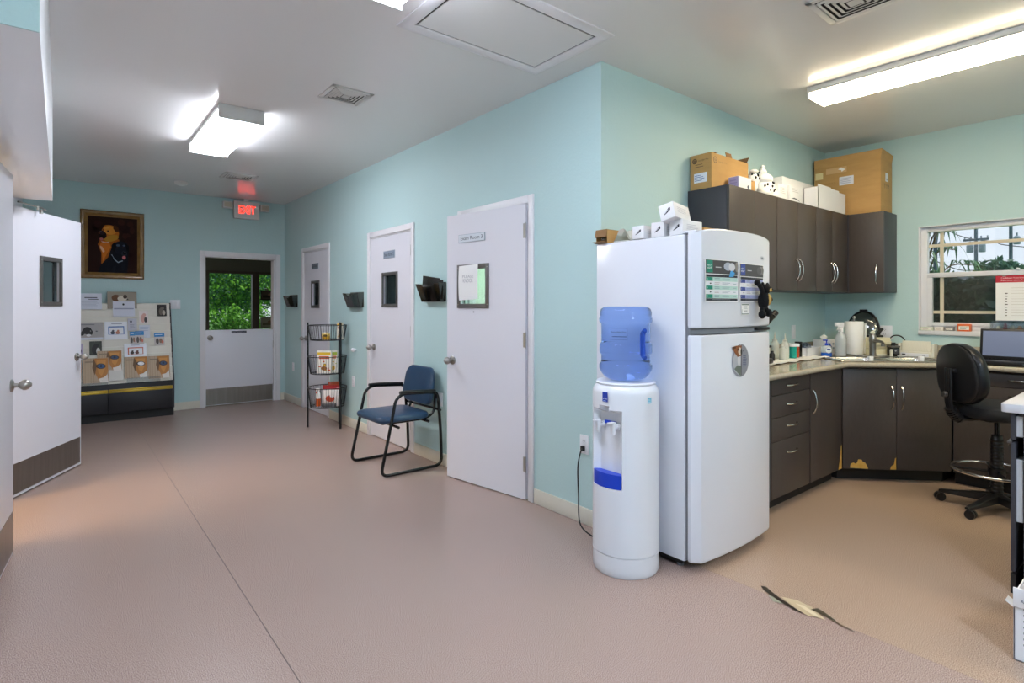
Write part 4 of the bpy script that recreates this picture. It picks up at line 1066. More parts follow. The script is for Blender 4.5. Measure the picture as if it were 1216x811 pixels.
rows = [[(x + random.uniform(-.012, .012), y + random.uniform(-.006, .006), max(.003, .055 * math.sin(PI * min(1, max(0, (y + .01) / .12))) + random.uniform(-.018, .018))) for x in [k * .018 for k in range(9)]] for y in [j * .017 for j in range(8)]]
b.grid(rows); b.box(.0, .14, .0, .11, 0, .004)
solo(b, 'plastic_wrap', 'crumpled clear plastic wrap between the brown box and white cartons', 'plastic wrap', (2.45, 1.985, TZ))
b = B('cardboard'); b.box(0, .52, 0, .26, 0, .018, bev=.002); b.M = T(.01, .0, .020) @ Matrix.Rotation(.05, 4, 'Z'); b.box(0, .47, 0, .22, 0, .018); b.M = T(.05, .01, .041) @ Matrix.Rotation(-.03, 4, 'Z'); b.box(0, .43, 0, .2, 0, .018)
solo(b, 'flattened_cardboard', 'flattened brown cardboard lying on the refrigerator top', 'cardboard', (2.63, 1.655, TZ))

# ------------------------------------------------------------------ water cooler and bottle
wc = thing('water_cooler', 'white water cooler tower with blue drip tray beside the refrigerator', 'water cooler', (2.258, 1.853, 0))
b = B('cooler_white'); NA = 96
def rad(z):
    if z < .012: return .160 + z * .4
    if .10 < z < .106: return .1615
    if z > .895: return .167 - (z - .895) ** 2 * 11
    return .168 - .002 * (z < .1)
zs = sorted(set([0, .006, .012, .05, .098, .1, .1015, .103, .1045, .106, .108] + [.14 + .02 * k for k in range(38)] + [.43, .432, .90, .91, .92, .93, .94]))
rows = []
def insets(z, da):
    top = .80 + .022 * math.cos(da * 2.2); bot = .432
    return abs(da) < math.radians(36) and bot < z < top
for z in zs:
    row = []
    for k in range(NA):
        a = 2 * PI * k / NA; da = (a - PI); r = rad(z)
        # squared-off back towards the refrigerator
        if abs(da) > math.radians(120): r = min(r, .16 / max(.2, math.cos(PI - abs(da)))) if abs(da) > math.radians(140) else r
        if insets(z, da): r = min(r, .112 / math.cos(da)) if abs(da) < math.radians(33) else r
        row.append((r * math.cos(a), r * math.sin(a), z))
    rows.append(row)
b.grid(rows, None, True, True)
b.build('tower_body', wc)
b = B('cooler_white'); b.lathe([(.150, .938), (.152, .946), (.145, .952), (.10, .954), (.06, .953)], n=40); b.build('top_collar', wc)
b = B('blue_plastic')
N_ = 18; A = [math.radians(180 - 33 + 66 * k / N_) for k in range(N_ + 1)]
outer = [(.1665 * math.cos(a), .1665 * math.sin(a)) for a in A]; inner = [(.115 / math.cos(a - PI) * math.cos(a), .115 / math.cos(a - PI) * math.sin(a)) for a in A[::-1]]
b.prism(outer + inner, .435, .505, 'z'); b.build('drip_tray', wc)
b = B('blue_plastic'); b.box(-.122, -.112, -.035, .035, .742, .758, bev=.002); b.build('tap_label', wc)
for y, nm in ((.047, 'tap'), (-.047, 'tap')):
    b = B('plastic_white'); b.cyl((-.111, y, .735), .017, -.012, 'x', 16); b.cyl((-.12, y, .735), .011, -.032, 'x', 14); b.lathe([(.009, .70), (.013, .722), (.014, .75), (.012, .758)], (-.152, y, 0), n=14)
    b.box(-.185, -.145, y - .012, y + .012, .758, .763, bev=.002); b.build(nm, wc)
def curved(b, phi, z, w, h, draw):
    a = math.radians(phi); O = (.1685 * math.cos(a), .1685 * math.sin(a), z); U = (-math.sin(a), math.cos(a), 0); draw(b, (O, U, (0, 0, 1)))
b = B('ink'); a = math.radians(184); U = V((-math.sin(a), math.cos(a), 0)) ; O = V((.1715 * math.cos(a), .1715 * math.sin(a), .884))
fr = (O, tuple(-U * -1), (0, 0, 1))
# reading direction runs from +y to -y for a face turned to -x
fr = (O, (0.07 * -1, -1, 0), (0, 0, 1))
b.rect(fr, -.018, -.024, .018, .024, '1238a8', 1); b.text(fr, 'primo', -.015, -.012, .010, 'dfe8fa', 2, wid=.030); b.lines(fr, -.014, -.022, .015, -.016, 1, 'a9c0ee', 2)
b.build('logo', wc)
b = B('ink'); a = math.radians(262); O = V((.1695 * math.cos(a), .1695 * math.sin(a), .87)); U = V((-math.sin(a), math.cos(a), 0))
b.rect((O, U, (0, 0, 1)), -.012, -.014, .012, .014, '6fbfd8', 1); b.lines((O, U, (0, 0, 1)), -.009, -.01, .01, .01, 3, 'd9eef5', 2); b.build('energy_sticker', wc)
b = B('black'); pts = smooth_path([(.225, .512, .462), (.19, .50, .45), (.165, .50, .36), (.16, .49, .2), (.11, .43, .06), (.12, .35, .008), (.13, .24, .006), (.10, .14, .006)], 8)
b.tube(pts, .0042, n=8); b.box(.208, .229, .50, .524, .448, .478, bev=.004); b.build('power_cord', wc)

mat('water_plastic', '9cbffb', .03, trans=1., ior=1.24)
mat('grip_blue', '6f98ea', .15, trans=.6, ior=1.2)
wb = thing('water_bottle', 'large blue water bottle upside down on the water cooler', 'water bottle', (2.258, 1.853, .955))
b = B('water_plastic'); prof = [(.03, -.015), (.034, 0), (.085, .004), (.108, .016), (.122, .034), (.130, .048), (.134, .058), (.134, .078), (.130, .084), (.125, .09), (.124, .130), (.131, .136), (.133, .142), (.133, .178), (.130, .185), (.124, .192), (.125, .288), (.131, .293), (.1345, .300), (.1345, .314), (.131, .322), (.131, .345), (.126, .362), (.113, .373), (.09, .376), (.05, .370), (.01, .368)]
b.lathe(prof, n=48); b.build('bottle_shell', wb)
b = B('grip_blue'); b.tube(round_path([(.02, -.10, .255), (.025, -.075, .24), (.025, -.075, .13), (.02, -.10, .115)], .02), .012); b.build('grip_handle', wb)
b = B('ink'); a = math.radians(205); O = V((.1275 * math.cos(a), .1275 * math.sin(a), .245)); U = V((-math.sin(a), math.cos(a), 0)); fr = (O, U, (0, 0, 1))
b.text(fr, 'Premium Bottled Water', -.04, .0, .008, '1d2a5c', 1, wid=.075); b.lines(fr, -.035, -.022, .038, -.016, 1, '2b3d78', 1, .5, 0)
for (u0, v0, u1, v1) in ((-.045, .022, .042, .0235), (-.045, -.035, .042, -.0335), (.0405, -.035, .042, .022)): b.rect(fr, u0, v0, u1, v1, '5a6fae', 1)
b.build('bottle_print', wb)

# ------------------------------------------------------------------ base cabinets
FYB = 1.70
def drawer_front(parent, M4, w, z0, z1, hz=None, hl=.15, name='drawer_front'):
    b = B('laminate', M4); b.box(0, w, 0, .019, z0, z1, bev=.0015); o = b.build(name, parent)
    bow_handle(o, M4 @ T(w / 2, 0, hz if hz is not None else (z0 + z1) / 2) @ RX, hl)
    return o
def door_front(parent, M4, x0, x1, z0, z1, hx, hz, hl=.16, name='cabinet_door', chips=None):
    b = B('laminate', M4); b.box(x0, x1, 0, .019, z0, z1, bev=.0015)
    for poly in (chips or []):
        b.art(((0, 0, 0), (1, 0, 0), (0, 0, 1)), poly, 'd9a545', 1, 'particle')
    o = b.build(name, parent)
    if hx is not None: bow_handle(o, M4 @ T(hx, 0, hz), hl)
    return o
t = thing('drawer_cabinet', 'charcoal base cabinet with four drawers next to the refrigerator', 'cabinet', (3.22, FYB, 0))
b = B('laminate_edge'); b.box(0, .842, .02, .52, .09, .868); b.box(0, .842, .075, .5, 0, .09, 'kick_black'); b.box(0, .275, .0, .02, .095, .865, 'laminate_edge')
b.build('cabinet_body', t)
for z0, z1, hz in ((.760, .862, .812), (.615, .756, .69), (.463, .611, .55), (.098, .459, .375)):
    drawer_front(t, T(.285, 0, 0), .55, z0, z1, hz)
t = thing('base_cabinet', 'charcoal single door base cabinet meeting the angled sink cabinet', 'cabinet', (4.066, FYB, 0))
b = B('laminate_edge'); b.box(0, .55, .02, .52, .09, .868); b.box(0, .55, .075, .5, 0, .09, 'kick_black'); b.build('cabinet_body', t)
door_front(t, Matrix(), .004, .546, .098, .862, .035, .66, chips=[[(.48, .10), (.545, .10), (.545, .275), (.528, .28), (.515, .2), (.49, .13)]])
t = thing('sink_cabinet', 'charcoal two door angled corner cabinet under the sink with chipped lower edges', 'cabinet', (4.62, 1.70, 0))
DG = Matrix.Rotation(-PI / 4, 4, 'Z'); LD = .778
b = B('laminate_edge'); b.prism([(.014, .014), (.002, .51), (1.02, .51), (1.02, -.55), (.564, -.536)], .09, .868, 'z')
b.prism([(.06, .06), (.06, .5), (1.0, .5), (1.0, -.5), (.60, -.48)], 0, .09, 'z', 'kick_black'); b.build('cabinet_body', t)
def blob(cx, cz, pts): return [(cx + p[0], cz + p[1]) for p in pts]
door_front(t, DG, .004, LD / 2 - .002, .098, .862, LD / 2 - .035, .64, hl=.17, chips=[blob(.055, .10, [(0, .005), (.13, .0), (.125, .02), (.11, .045), (.09, .055), (.085, .068), (.06, .07), (.055, .055), (.045, .035), (.025, .045), (.005, .035)]), blob(.342, .10, [(0, 0), (.043, 0), (.043, .09), (.035, .085), (.028, .04), (.008, .025)])])
door_front(t, DG, LD / 2 + .002, LD - .004, .098, .862, LD / 2 + .035, .64, hl=.17)
t = thing('desk_drawer_cabinet', 'charcoal three drawer base cabinet behind the drafting stool', 'cabinet', (5.17, 1.148, 0))
R90 = Matrix.Rotation(-PI / 2, 4, 'Z')
b = B('laminate_edge'); b.box(.02, .47, -.80, 0, .09, .868); b.box(.075, .47, -.80, 0, 0, .09, 'kick_black'); b.build('cabinet_body', t)
for z0, z1, hz in ((.760, .862, .81), (.515, .756, .70), (.098, .511, .36)):
    drawer_front(t, R90 @ T(.008, 0, 0), .784, z0, z1, hz, .16)
# worktop, continuous round the corner, with a cut for the sink
SC = V((5.053, 1.583, 0)); su, sv = V((.7071, -.7071, 0)), V((.7071, .7071, 0))
def sp(u, v): p = SC + su * u + sv * v; return (p.x, p.y)
b = B('counter')
outer = [(3.205, 2.229), (3.205, 1.70), (3.215, 1.665), (3.25, 1.655), (4.60, 1.655), (5.125, 1.13), (5.125, .33), (5.653, .33), (5.653, 2.229)]
b.prism(outer, .872, .91, 'z', 'counter', holes=[[sp(-.375, -.185), sp(.375, -.185), sp(.375, .185), sp(-.375, .185)]])
b.tube([(3.24, 1.656, .891), (4.602, 1.656, .891), (5.126, 1.132, .891), (5.126, .33, .891)], .0195, n=12)
wt = b.build('worktop', None); tag(wt, 'beige laminate worktop running round the kitchen corner', 'worktop')
b = B('counter'); b.box(3.205, 5.635, 2.211, 2.229, .91, 1.01, bev=.004); b.box(5.635, 5.653, .33, 2.229, .91, 1.01, bev=.004)
b.build('backsplash', wt)
# sink
sk = thing('kitchen_sink', 'stainless double bowl sink set in the angled worktop corner', 'sink', (SC.x, SC.y, .91), -PI / 4)
b = B('sink_steel')
b.prism(rrect(-.40, .40, -.21, .21, .03), .0005, .005, 'z', holes=[rrect(-.365, -.02, -.175, .125, .05), rrect(.02, .365, -.175, .125, .05)])
b.tube([(p[0], p[1], .004) for p in rrect(-.40, .40, -.21, .21, .03)], .004, n=6, closed=True); b.build('sink_rim', sk)
for s in (-1, 1):
    b = B('sink_steel'); x0, x1 = (-.365, -.02) if s < 0 else (.02, .365); rows = []
    for z, k in ((.003, 0), (-.01, .004), (-.12, .012), (-.16, .03), (-.17, .06), (-.172, .13)): rows.append([(p[0], p[1], z) for p in rrect(x0 + k, x1 - k, -.175 + k, .125 - k, max(.01, .05 - k * .2))])
    b.grid(rows, None, True, False); R_ = s_ = None
    b.bm.faces.new([b.bm.verts.new((p[0], p[1], -.172)) for p in rrect(x0 + .13, x1 - .13, -.045, -.005, .01)])
    b.build('sink_bowl', sk, recalc=False)
    b = B('chrome'); b.cyl(((x0 + x1) / 2, -.025, -.171), .04, .004, 'z', 20); b.build('drain', sk)
fa = thing('faucet', 'brushed metal kitchen faucet with pale lever behind the sink', 'faucet', (SC.x + .7071 * .165 + .02, SC.y + .7071 * .165 - .02, .915), -PI / 4)
b = B('brushed'); b.box(-.12, .12, -.028, .028, 0, .01, bev=.004); b.lathe([(.026, .008), (.024, .03), (.024, .12), (.028, .135), (.026, .17), (.018, .19)], n=20); b.build('faucet_body', fa)
b = B('brushed'); b.tube(smooth_path([(0, -.015, .125), (0, -.07, .135), (0, -.13, .132), (0, -.15, .12)]), .012, n=10); b.cyl((0, -.15, .098), .014, .022, 'z', 12); b.build('spout', fa)
b = B('plastic_cream'); b.ell((0, .0, .200), (.018, .018, .014)); b.tube([(.0, 0, .205), (.03, .02, .225)], .006); b.build('lever', fa)
for u in (-.17, .19):
    b = B('plastic_white'); b.lathe([(.018, 0), (.020, .01), (.020, .032), (.016, .036), (.006, .037)], n=18)
    p = sp(u + .0, -.192); solo(b, 'sink_stopper', 'white round stopper on the sink rim, %s' % ('nearer the refrigerator' if u < 0 else 'nearer the drafting stool'), 'stopper', (p[0], p[1], .915))

# ------------------------------------------------------------------ wall cabinets
UZ0, UZ1, UY = 1.45, 2.13, 1.92
def wall_cab(x0, x1, label, handles=True):
    t = thing('wall_cabinet', label, 'cabinet', (x0, UY, UZ0), 0, 'charcoal wall cabinets')
    w, h = x1 - x0, UZ1 - UZ0
    b = B('laminate_edge'); b.box(0, w, .02, KY - UY - .002, 0, h, bev=.001); b.build('cabinet_body', t)
    door_front(t, Matrix(), .002, w / 2 - .0015, .002, h - .002, w / 2 - .028, .16)
    door_front(t, Matrix(), w / 2 + .0015, w - .002, .002, h - .002, w / 2 + .028, .16)
    return t
wall_cab(3.385, 4.040, 'charcoal two door wall cabinet above the refrigerator, under the brown printer box')
wall_cab(4.042, 4.700, 'charcoal two door wall cabinet in the middle, under the white cartons')
wall_cab(4.702, 5.328, 'charcoal two door wall cabinet meeting the corner, under the low white tray')
t = thing('wall_cabinet', 'charcoal single door wall cabinet on the window wall under the large carton', 'cabinet', (5.33, 1.91, UZ0), 0, 'charcoal wall cabinets')
b = B('laminate_edge'); b.box(.02, .323, -.265, .315, 0, UZ1 - UZ0, bev=.001); b.box(0, .02, .0, .315, 0, UZ1 - UZ0); b.build('cabinet_body', t)
door_front(t, R90, .002, .265, .002, UZ1 - UZ0 - .002, .215, .155)

# ------------------------------------------------------------------ boxes on the wall cabinets
def open_box(t, w, d, h, k=.004, m='cardboard', flaps=()):
    b = B(m); b.box(0, w, 0, k, 0, h); b.box(0, w, d - k, d, 0, h); b.box(0, k, k, d - k, 0, h); b.box(w - k, w, k, d - k, 0, h); b.box(k, w - k, k, d - k, 0, k)
    return b
t = thing('printer_box', 'brown cardboard box with round blue-black logo and open flaps on the first wall cabinet', 'box', (3.405, 2.06, UZ1))
w, d, h = .485, .163, .242
b = open_box(t, w, d, h)
fr = ((0, -.0002, 0), (1, 0, 0), (0, 0, 1)); b.disc(fr, .045, h - .045, .022, .022, '4b4038', 1, 24); b.disc(fr, .045, h - .045, .018, .018, 'bb9258', 2, 24); b.text(fr, 'hp', .033, h - .052, .018, '4b4038', 3, wid=.024, slant=.2); b.text(fr, 'LaserJet Pro', .085, h - .055, .014, '8c7048', 1, wid=.11)
fr = ((-.0002, d, 0), (0, -1, 0), (0, 0, 1)); b.disc(fr, .035, h - .04, .018, .018, '241d1a', 1, 24); b.disc(fr, .035, h - .04, .014, .014, '8d6b44', 2, 24); b.text(fr, 'hp', .026, h - .046, .014, '241d1a', 3, wid=.018, slant=.2); b.text(fr, 'LaserJet Pro', .06, h - .045, .012, '4a3a28', 1, wid=.08)
b.lines(fr, .04, h - .09, .11, h - .06, 2, '6f5637', 1); b.rect(fr, .03, .05, .13, .115, 'e6e9f0', 1); b.lines(fr, .035, .06, .12, .105, 4, '5f77b0', 2, .35, .6)
b.build('box_body', t)
def flap(M4, w, d): b = B('cardboard_dark', M4); b.box(0, w, 0, d, -.0015, .0015); b.build('box_flap', t)
flap(T(.195, .004, h) @ Matrix.Rotation(math.radians(75), 4, 'X'), .075, .035)
flap(T(w - .004, .01, h) @ Matrix.Rotation(math.radians(-55), 4, 'Y'), .06, .14)
flap(T(0, .004, h) @ Matrix.Rotation(math.radians(-10), 4, 'Y'), .10, .155)
t = thing('small_carton', 'little white carton with round dark emblem before the printer box', 'box', (3.585, 1.965, UZ1))
b = B('carton_white'); b.box(0, .17, 0, .075, 0, .092, bev=.0015); fr = ((0, -.0002, 0), (1, 0, 0), (0, 0, 1)); b.disc(fr, .125, .03, .011, .013, '3c4c63', 1)
fr = ((-.0002, .075, 0), (0, -1, 0), (0, 0, 1)); b.rect(fr, .002, .002, .073, .090, 'a9a4cf', 1); b.lines(fr, .01, .02, .065, .075, 3, '8d88b8', 2); b.build('box_body', t)
b = B('cardboard'); b.box(0, .085, 0, .07, 0, .095, bev=.001); fr = ((0, -.0002, 0), (1, 0, 0), (0, 0, 1)); b.rect(fr, .03, .087, .05, .092, '3a2a1a', 1)
solo(b, 'small_brown_carton', 'little brown carton between the emblem carton and the spotted figure', 'box', (3.77, 1.99, UZ1))
# spotted figure
t = thing('spotted_plush', 'white plush dog with black spots sitting on the wall cabinets', 'toy', (4.055, 2.05, UZ1))
b = B('plush_white')
b.ell((.05, 0, .085), (.095, .07, .085)); b.ell((.03, -.01, .15), (.085, .06, .045)); b.ell((-.085, .02, .135), (.06, .05, .05)); b.ell((-.10, .02, .09), (.045, .045, .07)); b.ell((.065, .02, .205), (.036, .033, .038)); b.ell((.075, .02, .25), (.018, .016, .022))
b.ell((.115, .0, .175), (.025, .02, .014)); b.ell((-.10, -.0, .19), (.035, .03, .018)); b.ell((.11, -.03, .04), (.05, .045, .04)); b.ell((-.03, -.04, .035), (.05, .045, .035))
for c, e, r in [((.05, 0, .085), (.095, .07, .085), [(-70, 25), (-50, -5), (-95, 5), (-120, 35), (-95, 45), (-75, -15), (-140, 5), (-110, -20), (-125, 12), (-60, 60), (-85, 25), (-150, 40)]), ((-.085, .02, .135), (.06, .05, .05), [(-90, 30), (-120, 10), (-60, 45), (-150, 40), (-100, 60), (-130, 55), (-80, 5), (170, 20), (-160, 65)]), ((.065, .02, .205), (.036, .033, .038), [(-60, -30), (-100, -20)])]:
    for ph, th_ in r:
        p, q = math.radians(ph), math.radians(th_); n_ = V((math.cos(q) * math.cos(p), math.cos(q) * math.sin(p), math.sin(q)))
        b.ell((c[0] + e[0] * n_.x, c[1] + e[1] * n_.y, c[2] + e[2] * n_.z), (.009, .007, .010), 'plush_black', n=10, k=6)
for dx in (-.09, -.07, -.11, -.05): b.ell((dx, -.005, .200 - abs(dx + .08) * .3), (.012, .012, .006), 'plush_black', n=10, k=6)
b.build('plush_body', t)
def white_box(loc, w, d, h, label, draw=None, name='white_carton', group='white cartons on the wall cabinets'):
    b = B('carton_white'); b.box(0, w, 0, d, 0, h, bev=.0015)
    if draw: draw(b, ((0, -.0002, 0), (1, 0, 0), (0, 0, 1)), w, h)
    return solo(b, name, label, 'box', loc, 0, group)
white_box((4.195, 1.985, UZ1), .155, .06, .128, 'upright white carton with faint grey lettering, nearest the spotted plush', lambda b, fr, w, h: b.lines(fr, w * .2, h * .45, w * .75, h * .85, 4, 'b7b7ba', 1))
def swoosh(b, fr, w, h):
    b.lines(fr, w * .2, h * .65, w * .75, h * .9, 3, 'b7b7ba', 1); b.art(fr, [(w * .1, h * .28), (w * .35, h * .36), (w * .62, h * .34), (w * .9, h * .2), (w * .62, h * .28), (w * .35, h * .29)], '4a4d57', 1)
white_box((4.385, 1.985, UZ1), .20, .06, .143, 'upright white carton with a dark curved mark', swoosh)
white_box((4.40, 2.05, UZ1), .56, .16, .225, 'large plain white carton behind the two lettered ones')
t = thing('white_tray_box', 'long low white open tray box before the large brown carton', 'box', (4.76, 1.93, UZ1))
b = B('carton_white'); w, d, h, k = .555, .115, .175, .004
b.box(0, w, d - k, d, 0, h); b.box(0, k, 0, d, 0, h); b.box(w - k, w, 0, d, 0, h); b.box(0, w, 0, d, 0, k)
b.prism([(0, 0), (w, 0), (w, h), (w - .14, h), (w - .14, h + .012), (w * .45, h + .012), (w * .45, h + .02), (0, h + .02)], 0, k, 'y'); b.build('tray_body', t)
b = B('cardboard_dark'); b.M = T(0, .02, h) ; b.box(w - .16, w - .005, 0, .09, -.004, 0); b.build('inner_flap', t)
t = thing('large_carton', 'large brown cardboard carton with white labels on the corner wall cabinet', 'box', (5.357, 1.675, UZ1))
b = B('cardboard'); w, d, h = .275, .53, .455
b.box(0, w, 0, d, 0, h, bev=.002)
# upper rim bulges open
rows = [[(0, 0, h), (w, 0, h), (w, d, h), (0, d, h)], [(-.004, -.012, h + .075), (w + .02, -.004, h + .06), (w + .004, d, h + .07), (-.004, d, h + .075)]]
b.grid([[(x, y, z - .002) for x, y, z in rows[0]], rows[1]], None, True, True)
fr = ((-.0003, d, 0), (0, -1, 0), (0, 0, 1))
b.rect(fr, .21, .27, .325, .345, 'd9dde8', 1); b.lines(fr, .22, .28, .31, .335, 4, '9aa0bc', 2)
b.rect(fr, .01, .35, .075, .41, 'e3d29c', 1); b.rect(fr, .10, .385, .27, .435, 'cda878', 1); b.art(fr, [(.20, .415), (.225, .405), (.23, .39), (.245, .40), (.26, .408), (.24, .42), (.225, .43)], 'f0f0f0', 2)
b.text(fr, 'OFFICE CHAIR PARTS', .01, .29, .02, 'a37c45', 1, wid=.17)
fr = ((0, -.0003, 0), (1, 0, 0), (0, 0, 1)); b.rect(fr, .11, .27, .18, .345, 'e4e6ee', 1); b.disc(fr, .145, .29, .008, .01, '555a66', 2)
for k in range(4): b.art(fr, [(.05 + k * .045, .21), (.058 + k * .045, .21), (.058 + k * .045, .235), (.066 + k * .045, .235), (.054 + k * .045, .255), (.042 + k * .045, .235), (.05 + k * .045, .235)], '5e4a22', 1)
b.build('box_body', t)

# ------------------------------------------------------------------ worktop clutter
CZ = .9105
b = B('paper'); random.seed(11)
def sheet_rows(x0, x1, y0, y1, nx, ny, amp, z=.004):
    return [[(x0 + (x1 - x0) * i / nx, y0 + (y1 - y0) * j / ny + amp * 2 * math.sin(i * 1.3 + j), z + amp * (1 + math.sin(i * 1.7 + j * 2.3))) for i in range(nx + 1)] for j in range(ny + 1)]
r_ = sheet_rows(3.55, 4.93, 1.90, 2.18, 26, 6, .004); b.grid(r_); b.grid([[(p[0], p[1], p[2] - .003) for p in r] for r in r_])
b.box(3.6, 4.9, 1.93, 2.17, 0, .004, 'cardboard')
solo(b, 'paper_mat', 'long crumpled white paper mat under the bottles on the worktop', 'paper mat', (0, 0, CZ))
CZ2 = CZ + .011
def squeeze(x, y, h, label, r=.027):
    t = thing('squeeze_bottle', label, 'bottle', (x, y, CZ2), 0, 'clear squeeze bottles on the paper mat')
    b = B('clear_white'); b.lathe([(r * .9, 0), (r, .006), (r, h * .52), (r * .9, h * .6), (r * .45, h * .66)], n=18); b.build('bottle_body', t)
    b = B('clear_white'); b.lathe([(r * .62, h * .64), (r * .62, h * .72), (r * .25, h * .76), (.002, h)], n=14); b.build('nozzle_cap', t)
squeeze(4.22, 2.09, .19, 'clear squeeze bottle next to the refrigerator door edge')
squeeze(4.36, 2.09, .21, 'middle clear squeeze bottle with a long nozzle', .03)
squeeze(4.425, 2.04, .20, 'clear squeeze bottle next to the teal jar', .03)
squeeze(4.30, 2.0, .15, 'short clear squeeze bottle in front of the tall ones', .028)
b = B('black_plastic'); b.lathe([(.02, 0), (.02, .05), (.012, .06), (.012, .075)], n=14); solo(b, 'dark_vial', 'little dark vial half hidden by the refrigerator edge', 'bottle', (4.17, 2.02, CZ2))
def jar(x, y, r, h, m, lid, label):
    t = thing('stain_jar', label, 'jar', (x, y, CZ2), 0, 'staining jars on the paper mat')
    b = B(m); b.lathe([(r * .93, 0), (r, .005), (r, h - .02)], n=20); b.build('jar_body', t)
    b = B(lid); b.lathe([(r * 1.04, h - .022), (r * 1.04, h - .002), (r * .95, h)], n=20); b.build('lid', t)
jar(4.50, 2.02, .033, .115, 'teal_liquid', 'plastic_white', 'jar of teal liquid with white lid')
jar(4.60, 2.035, .026, .11, 'amber', 'plastic_white', 'jar of reddish brown liquid with white lid')
jar(4.68, 2.05, .027, .122, 'black_gloss', 'black_plastic', 'dark jar with black lid beside the brown one')
t = thing('supply_tray', 'white supply tray heaped with clear wrapped packets', 'tray', (4.95, 2.115, CZ))
b = B('plastic_white'); w, d, h, k = .30, .16, .075, .004
b.box(-w / 2, w / 2, -d / 2, -d / 2 + k, 0, h); b.box(-w / 2, w / 2, d / 2 - k, d / 2, 0, h); b.box(-w / 2, -w / 2 + k, -d / 2, d / 2, 0, h); b.box(w / 2 - k, w / 2, -d / 2, d / 2, 0, h); b.box(-w / 2, w / 2, -d / 2, d / 2, 0, k); b.box(.02, .024, -d / 2, d / 2, 0, h); b.build('tray_body', t)
b = B('bag_clear')
for k in range(9): b.ell((random.uniform(-.12, .12), random.uniform(-.05, .05), random.uniform(.05, .09)), (random.uniform(.03, .05), .03, random.uniform(.015, .03)), n=9, k=5, rot=Matrix.Rotation(random.uniform(-.6, .6), 4, 'Y'))
tag(b.build('wrapped_packets', t), kind='stuff')
t = thing('hand_soap', 'blue labelled clear hand soap pump bottle near the sink', 'soap bottle', (4.985, 1.955, CZ), -PI / 5)
b = B('gloss_ink'); b.lathe([(.040, 0), (.046, .01), (.046, .035)], n=24, sy=.62, m='gloss_ink', col='1556b8'); b.lathe([(.046, .035), (.047, .065), (.040, .085), (.02, .095)], n=24, sy=.62, m='spray_clear'); b.build('bottle_body', t)
b = B('ink'); fr = ((0, -.0295, .055), (1, 0, 0), (0, 0, 1)); b.disc(fr, 0, 0, .026, .024, 'dfe6ee', 1); b.rect(fr, -.016, .004, .016, .014, '2a3f86', 2); b.build('label', t)
b = B('plastic_white'); b.cyl((0, 0, .094), .013, .018, 'z', 14, 'blue_plastic'); b.cyl((0, 0, .11), .004, .025, 'z', 8, 'blue_plastic'); b.box(-.03, .008, -.006, .006, .132, .142, 'blue_plastic', .003); b.build('pump', t)
t = thing('tissue_box', 'patterned white tissue box against the kitchen corner wall', 'tissue box', (5.27, 2.09, CZ), -.35)
b = B('carton_white'); b.box(-.06, .06, -.06, .06, 0, .13, bev=.002); fr = ((0, -.0603, 0), (1, 0, 0), (0, 0, 1))
for k in range(7): b.disc(fr, random.uniform(-.045, .045), random.uniform(.015, .115), .012, .01, random.choice(['9fb4c0', 'c9a68a', '8aa07c', '6f86b8']), 1, 8)
b.build('box_body', t)
b = B('paper'); b.lathe([(.018, .128), (.035, .15), (.012, .165), (.004, .17)], n=9, sx=1.2, sy=.5); b.build('tissue', t)
b = B('foam'); b.ell((0, 0, .017), (.05, .035, .017)); solo(b, 'sponge', 'rounded white sponge lying between the soap and spray bottle', 'sponge', (5.08, 1.985, CZ))
b = B('gloss_ink'); b.lathe([(.022, 0), (.024, .005), (.024, .07), (.014, .085), (.012, .10)], n=16, col='2a4e9e'); b.lathe([(.0, .1), (.013, .1), (.013, .115), (.001, .116)], n=12, col='dfe3e8'); solo(b, 'small_blue_bottle', 'small blue bottle with white cap behind the spray bottle', 'bottle', (5.20, 2.02, CZ))
t = thing('spray_bottle', 'clear trigger spray bottle with white head before the paper towels', 'bottle', (5.146, 1.905, CZ), -.68)
b = B('spray_clear'); b.lathe([(.040, 0), (.043, .008), (.043, .15), (.036, .175), (.018, .205), (.015, .215)], n=24); b.build('bottle_body', t)
b = B('plastic_white'); b.lathe([(.019, .205), (.019, .232), (.014, .238)], n=16); b.box(-.052, .028, -.011, .011, .25, .285, bev=.008); b.box(-.02, .02, -.01, .01, .235, .255, bev=.004); b.M = T(-.035, 0, .215) @ Matrix.Rotation(.45, 4, 'Y'); b.box(-.004, .004, -.007, .007, -.0, .045, bev=.002); b.build('trigger_head', t)
t = thing('paper_towel_roll', 'tall white paper towel roll on an upright holder behind the sink', 'paper towels', (5.335, 1.87, CZ))
b = B('steel'); b.cyl((0, 0, 0), .075, .008, 'z', 28); b.cyl((0, 0, 0), .006, .325, 'z', 10); b.ell((0, 0, .325), (.013, .013, .014)); b.build('holder', t)
b = B('paper'); b.lathe([(.02, .01), (.070, .01), (.072, .014), (.073, .285), (.070, .29), (.02, .29)], n=36); b.box(.03, .075, -.072, -.069, .014, .275); b.build('towel_roll', t)
t = thing('oval_lid', 'smoky dark oval lid leaning on the wall behind the paper towels', 'lid', (5.61, 1.90, CZ + .002))
E_ = [(.13 * math.cos(2 * PI * k / 40), .185 * math.sin(2 * PI * k / 40) + .19) for k in range(40)]
b = B('smoke'); b.M = Matrix.Rotation(math.radians(6), 4, 'Y')
rows = []
for k_, x in ((1., 0), (.92, -.012), (.75, -.032), (.4, -.045), (.02, -.048)): rows.append([(x, p[0] * k_, .19 + (p[1] - .19) * k_) for p in E_])
b.grid(rows, None, True, False); b.build('lid_dome', t)
b = B('black_plastic'); b.M = Matrix.Rotation(math.radians(6), 4, 'Y'); b.tube([(0, p[0], p[1]) for p in E_], .009, n=8, closed=True); b.box(-.02, .01, -.03, .03, .372, .392, bev=.004); b.build('lid_rim', t)
